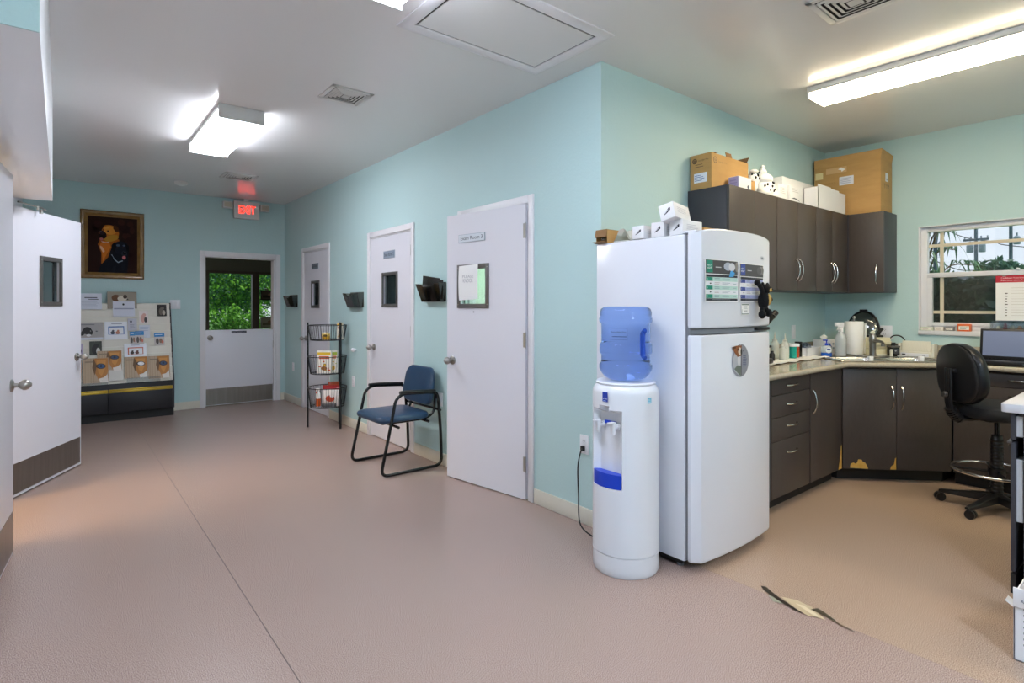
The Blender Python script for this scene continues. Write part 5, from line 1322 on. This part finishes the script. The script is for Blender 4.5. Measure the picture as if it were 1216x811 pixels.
t = thing('beige_machine', 'squat beige tabletop machine with a black handpiece resting on top', 'machine', (5.455, 1.745, CZ), -.6)
b = B('plastic_beige'); b.box(-.09, .09, -.075, .08, 0, .06, bev=.008); b.box(-.09, .09, -.065, .08, .062, .155, bev=.008); b.box(-.085, .085, -.085, -.06, .095, .125, bev=.005); b.build('machine_housing', t)
b = B('plastic_cream'); b.box(-.06, .06, -.095, -.07, .0, .018, bev=.003); b.build('front_tray', t)
t = thing('handpiece', 'black clamp-like handpiece lying on the beige machine', 'tool', (5.455, 1.745, CZ + .1555), -.6)
b = B('black_plastic'); b.box(-.07, .06, -.02, .02, 0, .018, bev=.005); b.tube([(.02, 0, .015), (.04, 0, .04), (.06, 0, .065)], .008); b.tube([(.005, 0, .015), (.02, 0, .045), (.05, 0, .07)], .006); b.ell((.055, 0, .068), (.016, .012, .012)); b.build('handpiece_body', t)
plate((EX, 1.735, 1.105), -PI / 2, 'white double outlet plate on the window wall above the beige machine', w=.115)
plate((4.99, KY, 1.108), 0, 'white light switch on the kitchen back wall above the jars', 'switch', .072, .118, 'light_switch')
t = thing('dark_canister', 'short black canister with silvery band standing at the sink back', 'canister', (5.43, 1.605, .9155), -.6)
b = B('black_gloss'); b.box(-.035, .035, -.03, .03, 0, .085, bev=.006); b.build('canister_body', t)
b = B('black_plastic'); b.cyl((0, 0, .085), .016, .028, 'z', 14); b.build('cap', t)
b = B('gunmetal'); b.box(-.037, .037, -.032, .032, .072, .086, bev=.003); b.build('band', t)
b = B('ink'); fr = ((0, -.0303, .04), (1, 0, 0), (0, 0, 1)); b.rect(fr, -.02, -.02, .02, .022, '3d4044', 1); b.disc(fr, -.004, .006, .008, .008, 'a8aab0', 2); b.build('label', t)
b = B('plastic_cream'); b.lathe([(.013, 0), (.011, .02), (.013, .045), (.009, .06)], n=12); solo(b, 'cream_cap', 'tiny cream capped vial before the dark canister', 'bottle', (5.365, 1.60, .9155))
b = B('plastic_white'); b.lathe([(.03, 0), (.036, .006), (.034, .008)], n=20); solo(b, 'small_dish', 'tiny white dish beside the dark canister', 'dish', (5.44, 1.545, .9155))
b = B('black'); b.tube(smooth_path([(5.52, 1.70, .016), (5.535, 1.685, .09), (5.54, 1.65, .16), (5.545, 1.60, .172), (5.55, 1.56, .14), (5.55, 1.545, .06), (5.54, 1.55, .015), (5.50, 1.62, .006), (5.53, 1.66, .006)], 7), .005, n=8)
solo(b, 'looped_cable', 'black cable standing in a loop beside the cream printer', 'cable', (0, 0, CZ))
b = B('smoke'); b.box(-.03, .03, -.06, .06, 0, .10, bev=.006)
solo(b, 'smoky_bin', 'small smoky bin behind the black cable loop', 'bin', (5.595, 1.64, CZ))
t = thing('desktop_printer', 'cream desktop printer with upright paper guide under the window', 'printer', (5.56, 1.47, CZ))
b = B('plastic_cream'); b.box(-.07, .06, -.115, .115, 0, .045, bev=.006); b.box(-.05, .06, -.125, -.105, 0, .11, bev=.005); b.box(-.05, .06, .105, .125, 0, .11, bev=.005); b.build('printer_body', t)
b = B('plastic_cream'); b.M = T(-.045, 0, .04) @ Matrix.Rotation(math.radians(14), 4, 'Y'); b.box(-.004, .004, -.10, .10, 0, .095, bev=.002)
for k in range(24): b.box(-.0065, -.004, -.095 + k * .0082, -.093 + k * .0082, .01, .088)
b.build('paper_guide', t)
b = B('plastic_white'); b.box(-.073, -.069, -.095, .10, .006, .034, bev=.002); b.build('front_slot', t)
b = B('ink'); fr = ((-.0735, 0, .02), (0, -1, 0), (0, 0, 1)); b.rect(fr, -.09, -.004, -.065, .006, '2a2c34', 1); b.rect(fr, .05, -.004, .07, .002, '8b93a5', 1); b.build('status_panel', t)
# microscope, mostly behind the refrigerator
t = thing('microscope', 'black microscope whose eyepieces peek out past the refrigerator', 'microscope', (3.86, 1.98, CZ + .012), 0)
b = B('black_plastic'); b.box(-.1, .09, -.08, .08, 0, .04, bev=.012); b.box(-.10, -.04, -.03, .03, .03, .25, bev=.012); b.box(-.09, .06, -.03, .03, .235, .275, bev=.012); b.build('stand_arm', t)
b = B('black_plastic'); b.box(-.05, .08, -.07, .07, .115, .13, bev=.003); b.build('stage', t)
b = B('chrome'); b.cyl((.03, 0, .15), .013, .07, 'z', 12); b.build('objective', t)
b = B('black_plastic'); b.box(.0, .09, -.045, .035, .27, .31, bev=.01); b.build('viewing_head', t)
for y in (-.036, .022):
    b = B('black_gloss'); b.tube([(.07, y, .285), (.13, y - .004, .325), (.155, y - .006, .342)], .019, n=14); b.tube([(.155, y - .006, .342), (.188, y - .009, .364)], .022, n=14, m='black_plastic'); b.tube([(.146, y - .0055, .336), (.152, y - .006, .340)], .0225, n=14, m='gunmetal'); b.build('eyepiece', t)

# laptop
t = thing('laptop', 'open dark laptop with a blue-grey screen on the worktop near the window', 'laptop', (5.285, .87, CZ + .001), -PI / 2)
b = B('black_plastic'); b.box(-.165, .165, -.115, .115, .004, .030, bev=.004); b.build('keyboard_base', t)
b = B('black_gloss')
for r in range(5):
    for c in range(14): b.box(-.152 + c * .0218, -.134 + c * .0218, .075 - r * .024, .094 - r * .024, .030, .0325, bev=.001, seg=1)
tag(b.build('keys', t), kind='stuff')
b = B('gunmetal'); b.box(-.04, .04, -.10, -.055, .0295, .0308); b.build('touch_pad', t)
b = B('black_plastic'); LM = T(0, .112, .03) @ Matrix.Rotation(math.radians(-9), 4, 'X'); b.M = LM; b.box(-.165, .165, -.002, .010, 0, .225, bev=.004)
o = b.build('screen_lid', t); b = B('screen', LM); b.box(-.148, .148, -.0032, -.0022, .022, .208); b.build('display', o)
b = B('plastic_white'); b.lathe([(.014, 0), (.012, .012), (.004, .014)], n=12); solo(b, 'window_latch', 'white sash latch on the middle window rail', 'latch', (EX + .025, .86, 1.612))
# window sill goods
def sill_box(y, w, h, col, label, name='sill_box', d=.05):
    b = B('gloss_ink'); b.box(0, d, -w / 2, w / 2, 0, h, 'gloss_ink', .002, col=col); fr = ((-.0003, w / 2, 0), (0, -1, 0), (0, 0, 1)); b.rect(fr, w * .1, h * .2, w * .9, h * .7, 'f1ece0', 1); b.lines(fr, w * .2, h * .25, w * .8, h * .6, 2, '8a7a6a', 2)
    return solo(b, name, label, 'box', (EX - .01, y, WZ0 + .007), 0)
sill_box(1.43, .085, .028, 'd8dfc9', 'flat pale green packet at the corner of the window sill')
sill_box(1.345, .06, .032, 'e5dfd4', 'small white packet on the window sill between green and grey ones')
sill_box(1.275, .055, .036, '8c8a88', 'small grey box on the window sill next to the orange one')
sill_box(1.18, .085, .06, 'e0682c', 'small orange topped box on the window sill')
t = thing('window_poster', 'white notice sheet with red heading hung before the window', 'poster', (EX - .03, .98, 1.222))
b = B('paper'); b.box(-.002, 0, -.42, 0, 0, .345); fr = ((-.0023, 0, 0), (0, -1, 0), (0, 0, 1))
b.rect(fr, 0, .292, .42, .345, 'b5182f', 1); b.text(fr, 'Caribbean Veterinary Group', .03, .322, .010, 'f3d9dc', 2, wid=.19); b.text(fr, 'Reference Guide for Reception', .03, .304, .010, 'f3d9dc', 2, wid=.21)
for k in range(11):
    y = .25 - k * .021; 
    if 1 < k < 11: b.disc(fr, .062, y, .010 if k in (2, 3, 6) else .006, .004, '55504d', 2, 8)
    b.lines(fr, .09, y - .006, .38, y + .006, 1, 'b9b2a8', 2, .16)
b.build('printed_sheet', t)
b = B('steel'); b.box(-.004, .03, -.06, -.04, .338, .35); b.box(-.004, .03, -.38, -.36, .338, .35); b.build('hanging_clip', t)
t = thing('acrylic_organizer', 'clear organizer of small supplies on the window sill behind the laptop', 'organizer', (EX - .06, .75, WZ0 + .007))
b = B('acrylic'); b.box(0, .004, -.26, .26, -.0, .075); b.box(.07, .074, -.26, .26, 0, .09); b.box(0, .074, -.26, .26, 0, .004)
for y in (-.26, -.13, 0, .13, .256): b.box(0, .074, y, y + .004, 0, .085)
b.build('organizer_case', t)
cols = ['7a2330', '8c5a3c', 'd9d4c8', 'b8b2a4', '9a6a4a', 'e6e2da', '5c4c44']
for k in range(12):
    b = B('gloss_ink'); y = -.235 + k * .041; h_ = random.uniform(.04, .085); r0 = random.uniform(.010, .016); c_ = random.choice(cols)
    b.lathe([(r0, 0), (r0, h_ * .8), (r0 * .6, h_ * .85), (r0 * .6, h_)], n=12, col=c_)
    solo(b, 'supply_vial', ['cream', 'brown', 'dark red', 'white'][k % 4] + ' toned supply vial in the clear organizer, number %d from the window centre' % (k + 1) if False else 'small supply vial standing in the clear organizer behind the laptop', 'vial', (EX - .022, .75 + y, WZ0 + .012), 0, 'supply vials in the clear organizer')

# ------------------------------------------------------------------ drafting stool
stl = thing('drafting_stool', 'black drafting stool on castors with chrome foot ring before the drawers', 'stool', (4.704, .814, 0))
fw = math.radians(-43)
ang0 = math.atan2(1.115 - .814, 4.703 - 4.704)
for k in range(5):
    a = ang0 + k * 2 * PI / 5; R_ = Matrix.Rotation(a, 4, 'Z')
    b = B('black_plastic', R_)
    rows = []
    for x, w_, zt, zb in ((.02, .030, .125, .07), (.10, .024, .112, .062), (.2, .019, .092, .058), (.29, .016, .078, .056), (.305, .012, .074, .058)):
        rows.append([(x, -w_, zb), (x, -w_, zt - .008), (x, -w_ * .5, zt), (x, w_ * .5, zt), (x, w_, zt - .008), (x, w_, zb)])
    b.grid(rows, None, True, True); o = b.build('base_leg', stl)
    b = B('black_plastic', R_ @ T(.29, 0, 0) @ Matrix.Rotation(.7 + k, 4, 'Z'))
    b.cyl((.012, -.022, .0275), .0275, .018, 'y', 20); b.cyl((.012, .004, .0275), .0275, .018, 'y', 20); b.box(-.006, .022, -.024, .024, .03, .058, bev=.008); b.cyl((0, 0, .045), .008, .03, 'z', 10)
    b.build('castor', o)
b = B('black_plastic'); b.cyl((0, 0, .07), .034, .06, 'z', 20); rows = [(.031, .12)]
for k in range(16): z = .13 + k * .022; rows += [(.031, z), (.034, z + .004), (.034, z + .012), (.031, z + .016)]
b.lathe(rows + [(.028, .50)], n=24); b.build('gas_column', stl)
b = B('chrome'); b.cyl((0, 0, .49), .014, .12, 'z', 14, 'black_gloss'); b.build('piston', stl)
b = B('chrome'); b.tube([(.235 * math.cos(2 * PI * k / 48), .235 * math.sin(2 * PI * k / 48), .265) for k in range(48)], .010, n=10, closed=True); o = b.build('foot_ring', stl)
b = B('black_plastic'); b.cyl((0, 0, .235), .045, .05, 'z', 20)
for k in range(4): a = k * PI / 2 + .4; b.tube([(.04 * math.cos(a), .04 * math.sin(a), .26), (.23 * math.cos(a), .23 * math.sin(a), .265)], .009)
b.build('ring_spokes', o)
SR = Matrix.Rotation(fw, 4, 'Z')
b = B('black_plastic', SR); b.box(-.12, .12, -.09, .09, .595, .622, bev=.008); b.tube([(-.0, .08, .605), (-.02, .22, .60)], .006); b.build('seat_mechanism', stl)
b = B('fabric_black', SR); cushion(b, rrect(-.215, .225, -.225, .225, .12, 6), .085, .006, 'z', .615); b.build('seat', stl)
b = B('black_plastic', SR)
b.tube(round_path([(-.10, 0, .605), (-.235, 0, .60), (-.285, 0, .66), (-.295, 0, .90)], .07, 6), .0, n=8, rs=None) if False else None
path = round_path([(-.10, 0, .606), (-.245, 0, .60), (-.298, 0, .68), (-.298, 0, .93)], .09, 7)
for y in (-.02, .02): b.tube([(p[0], p[1] + y, p[2]) for p in path], .011, n=8)
b.grid([[(p[0] - .006, -.026, p[2] - .006), (p[0] - .006, .026, p[2] - .006)] for p in path]); b.grid([[(p[0] + .004, -.026, p[2] + .006), (p[0] + .004, .026, p[2] + .006)] for p in path])
b.box(-.30, -.262, -.045, .045, .905, .93, bev=.006); b.build('back_support_bar', stl)
b = B('black_plastic', SR)
for k in range(9):
    p = path[3 + k] if len(path) > 12 else path[k]; q = path[4 + k]
    d_ = (V(q) - V(p)); b.tube([V(p) + d_ * .1, V(p) + d_ * .9], .034 if k % 2 == 0 else .030, n=12)
b.build('rubber_bellows', stl)
b = B('gunmetal', SR); b.cyl((-.312, 0, .76), .018, -.022, 'x', 14); b.build('adjust_knob', stl)
b = B('leather', SR @ T(-.245, 0, .70) @ Matrix.Rotation(math.radians(-4), 4, 'Y'))
outl = [(u * (1 - .16 * ((v - .1) / .3) ** 2), v) for u, v in rrect(-.195, .195, 0, .39, .15, 8)]
cushion(b, outl, .065, .01, 'x', 0.0, curve=-.55); b.build('backrest', stl)
b = B('black_plastic', SR @ T(-.262, 0, .70) @ Matrix.Rotation(math.radians(-4), 4, 'Y'))
cushion(b, [(u * .95, v * .95 + .01) for u, v in outl], .02, 0, 'x', 0.0, curve=-.55); b.build('back_shell', stl)

# ------------------------------------------------------------------ counter unit at the picture edge
t = thing('counter_cabinet', 'dark drawer cabinet under a white top at the picture edge, drawers slightly open', 'cabinet', (3.43, .545, 0))
b = B('laminate_edge'); b.box(0, .62, -1.2, -.045, .0, .838, bev=.002); b.build('cabinet_body', t)
b = B('laminate_edge'); b.box(0, .62, -.018, 0, .71, .832, bev=.003); o = b.build('drawer_front', t)
bow_handle(o, T(.31, 0, .77) @ Matrix.Rotation(PI, 4, 'Z') @ RX, .13)
b = B('plastic_white'); b.box(.02, .60, -.04, -.018, .725, .82); b.build('drawer_box', o)
b = B('laminate_edge'); b.box(0, .62, -.018, 0, .10, .70, bev=.003); o = b.build('drawer_front', t)
b = B('plastic_white'); b.box(.02, .60, -.04, -.018, .33, .62); b.build('drawer_box', o)
b = B('gunmetal'); b.box(-.004, .62, -.006, .012, .695, .705, bev=.002); b.build('lip_pull', o)
b = B('kick_black'); b.box(.0, .62, -.018, 0, .0, .09); b.build('plinth', t)
b = B('counter_white'); b.prism([(3.405, .575), (3.395, .56), (3.395, -.68), (4.09, -.68), (4.09, .575)], .84, .882, 'z', bev=.006)
solo(b, 'white_counter_top', 'small stretch of rounded white counter top at the picture edge', 'worktop')
t = thing('paper_carton', 'white carton with folded lip and wrapping inside on the floor at the picture edge', 'box', (2.79, .435, 0), 0)
b = B('carton_white'); w, d, h, k = .30, .42, .245, .004
b.box(0, w, -d, -d + k, 0, h); b.box(0, w, -k, 0, 0, h); b.box(0, k, -d, 0, 0, h); b.box(w - k, w, -d, 0, 0, h); b.box(0, w, -d, 0, 0, k)
fr = ((-.0003, 0, 0), (0, -1, 0), (0, 0, 1))
for r in range(7): b.lines(fr, .028, .06 + r * .022, .06, .072 + r * .022, 1, '8f93a4', 1, .6)
b.rect(fr, .0, h * .0, .001, h, 'c9cad2', 1); b.build('box_body', t)
b = B('carton_white'); b.box(-.010, -.002, -d, 0, h - .04, h + .03, bev=.001); fr = ((-.0104, 0, h), (0, -1, 0), (0, 0, 1)); b.text(fr, 'Amazon Basics', .022, -.02, .012, '33456b', 1, wid=.08); b.build('folded_lip', t)
b = B('paper'); b.ell((.08, -.12, .235), (.06, .09, .03), n=9, k=6); b.ell((.18, -.25, .24), (.07, .09, .03), n=9, k=6); b.build('wrapping_paper', t)
b = B('carton_white'); b.M = T(-.01, -.002, .20) @ Matrix.Rotation(.6, 4, 'X'); b.box(0, .05, 0, .03, 0, .003); b.build('torn_flap', t)
b = B('cardboard'); b.tube([(2.83, .40, .20), (2.90, .33, .385)], .014, n=14)
solo(b, 'cardboard_tube', 'brown cardboard tube sticking out of the white carton', 'tube')
# torn patch on the floor seam
b = B('gloss_ink'); z = .0022
def fl(pts, c, l=1): b.art(((0, 0, z), (1, 0, 0), (0, 1, 0)), pts, c, l)
fl([(2.583, 1.305), (2.595, 1.285), (2.575, 1.255), (2.548, 1.205), (2.515, 1.13), (2.488, 1.065), (2.492, 1.11), (2.512, 1.18), (2.535, 1.235), (2.56, 1.28)], '2c241b', 2)
fl([(2.56, 1.20), (2.585, 1.14), (2.575, 1.07), (2.545, 1.03), (2.515, .99), (2.505, 1.03), (2.49, 1.05), (2.512, 1.115), (2.54, 1.17)], 'c3b08f', 1)
fl([(2.55, 1.13), (2.56, 1.10), (2.535, 1.04), (2.515, 1.01), (2.512, 1.04)], 'dccdae', 3)
fl([(2.55, 1.065), (2.585, 1.05), (2.575, 1.02), (2.545, .965), (2.532, .95), (2.545, 1.01)], '4a4233', 4)
fl([(2.53, .98), (2.535, .955), (2.516, .87), (2.512, .89)], '6b5b49', 2)
fl([(2.527, 1.24), (2.535, 1.215), (2.505, 1.165), (2.49, 1.20)], '9a9a86', 1)
solo(b, 'torn_floor_patch', 'torn strip of flooring with dark crack at the seam before the refrigerator', 'floor damage')

# ================================================================== OUTSIDE
b = B('lawn'); b.box(-30, 90, -40, 60, -.16, -.101)
solo(b, 'lawn', 'green ground outside beyond the windows', 'ground', kind='structure')
def rnd_unit():
    while True:
        v = V((random.uniform(-1, 1), random.uniform(-1, 1), random.uniform(-1, 1)))
        if .05 < v.length < 1: return v.normalized()
def leaves(name, parent, blobs, n, size, cols, shell=.45):
    vs_, fs_, cs = [], [], []
    W = [r[0] * r[1] * r[2] for _, r in blobs]
    for _ in range(n):
        c, r = random.choices(blobs, W)[0]; d = rnd_unit() * (shell + (1 - shell) * random.random())
        p = V((c[0] + d.x * r[0], c[1] + d.y * r[1], c[2] + d.z * r[2])); u = rnd_unit(); w = u.cross(rnd_unit()).normalized()
        s = size * random.uniform(.6, 1.4); i = len(vs_)
        vs_ += [tuple(p - u * s), tuple(p + w * s * .45 + u * s * .1), tuple(p + u * s), tuple(p - w * s * .45 + u * s * .1)]; fs_.append((i, i + 1, i + 2, i + 3)); cs.append(lin(random.choice(cols)))
    me = bpy.data.meshes.new(name); me.from_pydata(vs_, [], fs_); ca = me.color_attributes.new('Col', 'FLOAT_COLOR', 'CORNER')
    flat = []
    for c in cs: flat += [*c, 1.] * 4
    ca.data.foreach_set('color', flat); me.materials.append(M['leaf'])
    o = bpy.data.objects.new(name, me); C.objects.link(o); o.parent = parent; return o
G1 = ['5f9a34', '79b83f', '4c8630', '8fca4a', '3d7028', '69a83a']; G2 = ['24504a', '35665a', '3b6b34', '4f8740', '2f5a30', '62a04a', '447a3c']; G3 = ['3d5f45', '557a58', '33503a', '4b6f48', '5b7f6a']
def hedge(x0, x1, y, label, h=1.36, cols=G1):
    t = thing('hedge', label, 'hedge', ((x0 + x1) / 2, y, -.1)); L_ = x1 - x0
    bl = [((-L_ / 2 + L_ * (k + .5) / 9, random.uniform(-.05, .05), h * .55), (L_ / 14, .4, h * .55)) for k in range(9)]
    leaves('foliage', t, bl, 15000, .04, cols, .6)
    b = B('bark'); b.tube([(-L_ / 2 + .2, 0, .25), (L_ / 2 - .2, 0, .25)], .03)
    for k in range(9): x = bl[k][0][0]; b.tube([(x, 0, 0), (x, 0, h * .7)], .025)
    b.build('stems', t)
hedge(1.6, 6.6, 13.6, 'bright green clipped hedge right outside the entry room window')
def tree(x, y, hgt, spread_, label, cols=G2, n=17000, size=.05, trunk=.12, low=.25):
    t = thing('garden_tree', label, 'tree', (x, y, -.1), 0, 'trees outside the windows')
    bl = []
    for k in range(11):
        a = random.uniform(0, 2 * PI); r = spread_ * random.uniform(0, .75); z = hgt * random.uniform(low, .88)
        bl.append(((r * math.cos(a), r * math.sin(a), z), (spread_ * .45, spread_ * .45, hgt * .14)))
    leaves('foliage', t, bl, n, size, cols, .5)
    b = B('bark'); b.tube([(0, 0, 0), (.1, 0, hgt * .3), (-.05, .05, hgt * .7)], trunk, rs=[trunk, trunk * .8, trunk * .4])
    for c, _ in bl[:6]: b.tube([(.05, 0, hgt * .35), c], .03)
    b.build('trunk', t)
tree(3.6, 17.0, 4.6, 1.9, 'light leafy tree standing behind the hedge, nearest the window post', G1 + G2)
tree(5.9, 18.2, 5.0, 2.0, 'leafy tree behind the hedge beyond the window post', G2 + G1)
tree(7.6, 21.0, 5.5, 2.6, 'taller dark tree further back behind the hedge', G2)
tree(4.9, 22.0, 5.6, 2.6, 'broad dark tree at the back of the garden', G2 + G3)
tree(9.8, 24.0, 6.0, 3.0, 'wide dark tree at the far end of the garden', G2)
# street side
def shrub_row(x, y0, y1, h, label, n=6500):
    t = thing('shrub_row', label, 'hedge', (x, (y0 + y1) / 2, -.1)); L_ = y1 - y0
    bl = [((random.uniform(-.5, .5), -L_ / 2 + L_ * (k + .5) / 10, h * .5), (1.0, L_ / 13, h * random.uniform(.46, .54))) for k in range(10)]
    leaves('foliage', t, bl, n, .16, G3, .6)
    b = B('bark')
    for k in range(10): b.tube([(0, bl[k][0][1], 0), (0, bl[k][0][1], h * .7)], .04)
    b.build('stems', t)
shrub_row(17.5, .0, 9.0, 2.35, 'dark dense shrub row beyond the kitchen window')
tree(27.5, 9.4, 4.3, 1.9, 'dark bushy tree beside the nearest utility pole', G3, size=.17)
tree(30.0, 4.9, 3.5, 1.5, 'small dark round tree in front of the farthest utility pole', G3, size=.16, n=2600)
tree(24.0, 6.6, 3.1, 1.6, 'low dark tree behind the drooping leaves', G3, size=.16, n=3000)
def pole(x, y, h, label, tz, tw, arms=(), two=False):
    t = thing('utility_pole', label, 'utility pole', (x, y, -.1), 0, 'utility poles along the street')
    b = B('pole_wood'); b.tube([(0, 0, 0), (0, 0, h)], .08, rs=[.085, .065], n=12); b.build('pole_shaft', t)
    for s in ((-1, 1) if two else (-1,)):
        b = B('pole_grey'); b.lathe([(tw * .9, 0), (tw, .05), (tw, .36), (tw * .6, .42)], (0, s * (tw + .09), tz), n=16); b.cyl((0, s * (tw + .09), tz + .42), .04, .16, 'z', 8); b.build('transformer', t)
    for z in arms:
        b = B('pole_wood'); b.box(-.06, .06, -.5, .5, z, z + .1)
        for y_ in (-.45, -.2, .2, .45): b.cyl((0, y_, z + .1), .035, .12, 'z', 8, 'pole_grey')
        b.build('cross_arm', t)
    return t
pole(35.8, 7.0, 9.5, 'utility pole carrying two grey transformers, in the middle of the window', 4.15, .15, (4.75,), True)
pole(37.2, 5.9, 9.5, 'utility pole with one transformer and two low cross arms', 4.55, .14, (3.2, 2.9))
pole(29.3, 7.1, 6.5, 'utility pole half hidden behind the leaves at the window corner', 3.8, .14)
b = B('black')
for z0, z1, zz in ((3.3, 3.15, 3.4), (2.35, 2.2, 2.0), (4.9, 4.7, 4.4)):
    pts = smooth_path([(29.3, 7.1, z0), (32.5, 7.0, z0 - .25), (35.8, 7.0, z1), (36.5, 6.4, z1 - .1), (37.2, 5.9, zz), (39.5, 3.0, zz - .35), (42., -.5, zz)], 6)
    b.tube(pts, .022, n=5)
tag(b.build('power_lines'), 'dark power lines strung between the utility poles', 'power line')
# drooping shrub just outside the kitchen window
t = thing('drooping_shrub', 'dark shrub with long drooping leaves just outside the kitchen window', 'shrub', (9.6, 2.55, -.1))
b = B('bark'); random.seed(21); L2 = B('leaf')
tips = [((.45, -.35), 2.25), ((.2, -.15), 2.75), ((.1, .1), 2.95), ((.5, -.55), 2.02), ((-.1, .1), 2.55), ((.3, -.3), 2.5), ((.0, .0), 2.15), ((-.3, -1.05), 3.1), ((-.2, -.7), 3.15)]
for (tx, ty), tz in tips:
    path = smooth_path([(0, 0, 0), (tx * .1, ty * .1, tz * .6), (tx * .5, ty * .5, tz * .97), (tx, ty, tz)], 5); b.tube(path, .014, n=6, rs=[.02 * (1 - .7 * k / (len(path) - 1)) for k in range(len(path))])
    for k in range(13):
        p = path[-1 - k % 9]; a = random.uniform(0, 2 * PI); l = random.uniform(.16, .30); dx, dy = math.cos(a), math.sin(a); w_ = .018
        pts = [(p.x + dx * l * s, p.y + dy * l * s, p.z + .10 * math.sin(PI * s) - l * .75 * s * s) for s in (0, .25, .5, .75, 1)]
        ws = [.3, 1, 1, .7, .05]
        L2.grid([[(q[0] - dy * w_ * k2, q[1] + dx * w_ * k2, q[2]) , (q[0] + dy * w_ * k2, q[1] - dx * w_ * k2, q[2])] for q, k2 in zip(pts, ws)], 'leaf', col=random.choice(G3))
b.build('stems', t); L2.build('foliage', t, recalc=False)

# ------------------------------------------------------------------ daylight
w = bpy.data.worlds.new('World'); S.world = w; w.use_nodes = True
nt = w.node_tree; N = nt.nodes; L = nt.links
bg = N['Background']; tc = N.new('ShaderNodeTexCoord'); sep = N.new('ShaderNodeSeparateXYZ'); rp = N.new('ShaderNodeValToRGB')
L.new(tc.outputs['Generated'], sep.inputs[0]); L.new(sep.outputs['Z'], rp.inputs[0])
rp.color_ramp.elements[0].position = .0; rp.color_ramp.elements[0].color = (.80, .82, .90, 1)
rp.color_ramp.elements[1].position = .5; rp.color_ramp.elements[1].color = (.66, .74, .92, 1)
L.new(rp.outputs[0], bg.inputs[0]); bg.inputs[1].default_value = .9
sl = bpy.data.lights.new('Sun', 'SUN'); sl.energy = 3.2; sl.angle = .02; sl.color = (1., .95, .86)
so = bpy.data.objects.new('Sun', sl); C.objects.link(so)
so.rotation_euler = (-V((.12, -.55, 1))).to_track_quat('-Z', 'Y').to_euler(); so.location = (5, -5, 12)

# ------------------------------------------------------------------ camera
cam = bpy.data.cameras.new('Camera'); co = bpy.data.objects.new('Camera', cam); C.objects.link(co)
co.location = (0, 0, 1.33); co.rotation_euler = (PI / 2, 0, math.radians(-39.08))
cam.sensor_width = 36; cam.lens = 660 / 1216 * 36; cam.shift_y = -41.5 / 1216; cam.clip_start = .05; cam.clip_end = 300
S.camera = co
vs = S.view_settings; vs.view_transform = 'Standard'; vs.look = 'None'; vs.gamma = 1; vs.use_curve_mapping = False; vs.exposure = .58
S.cycles.max_bounces = 8; S.cycles.transparent_max_bounces = 12
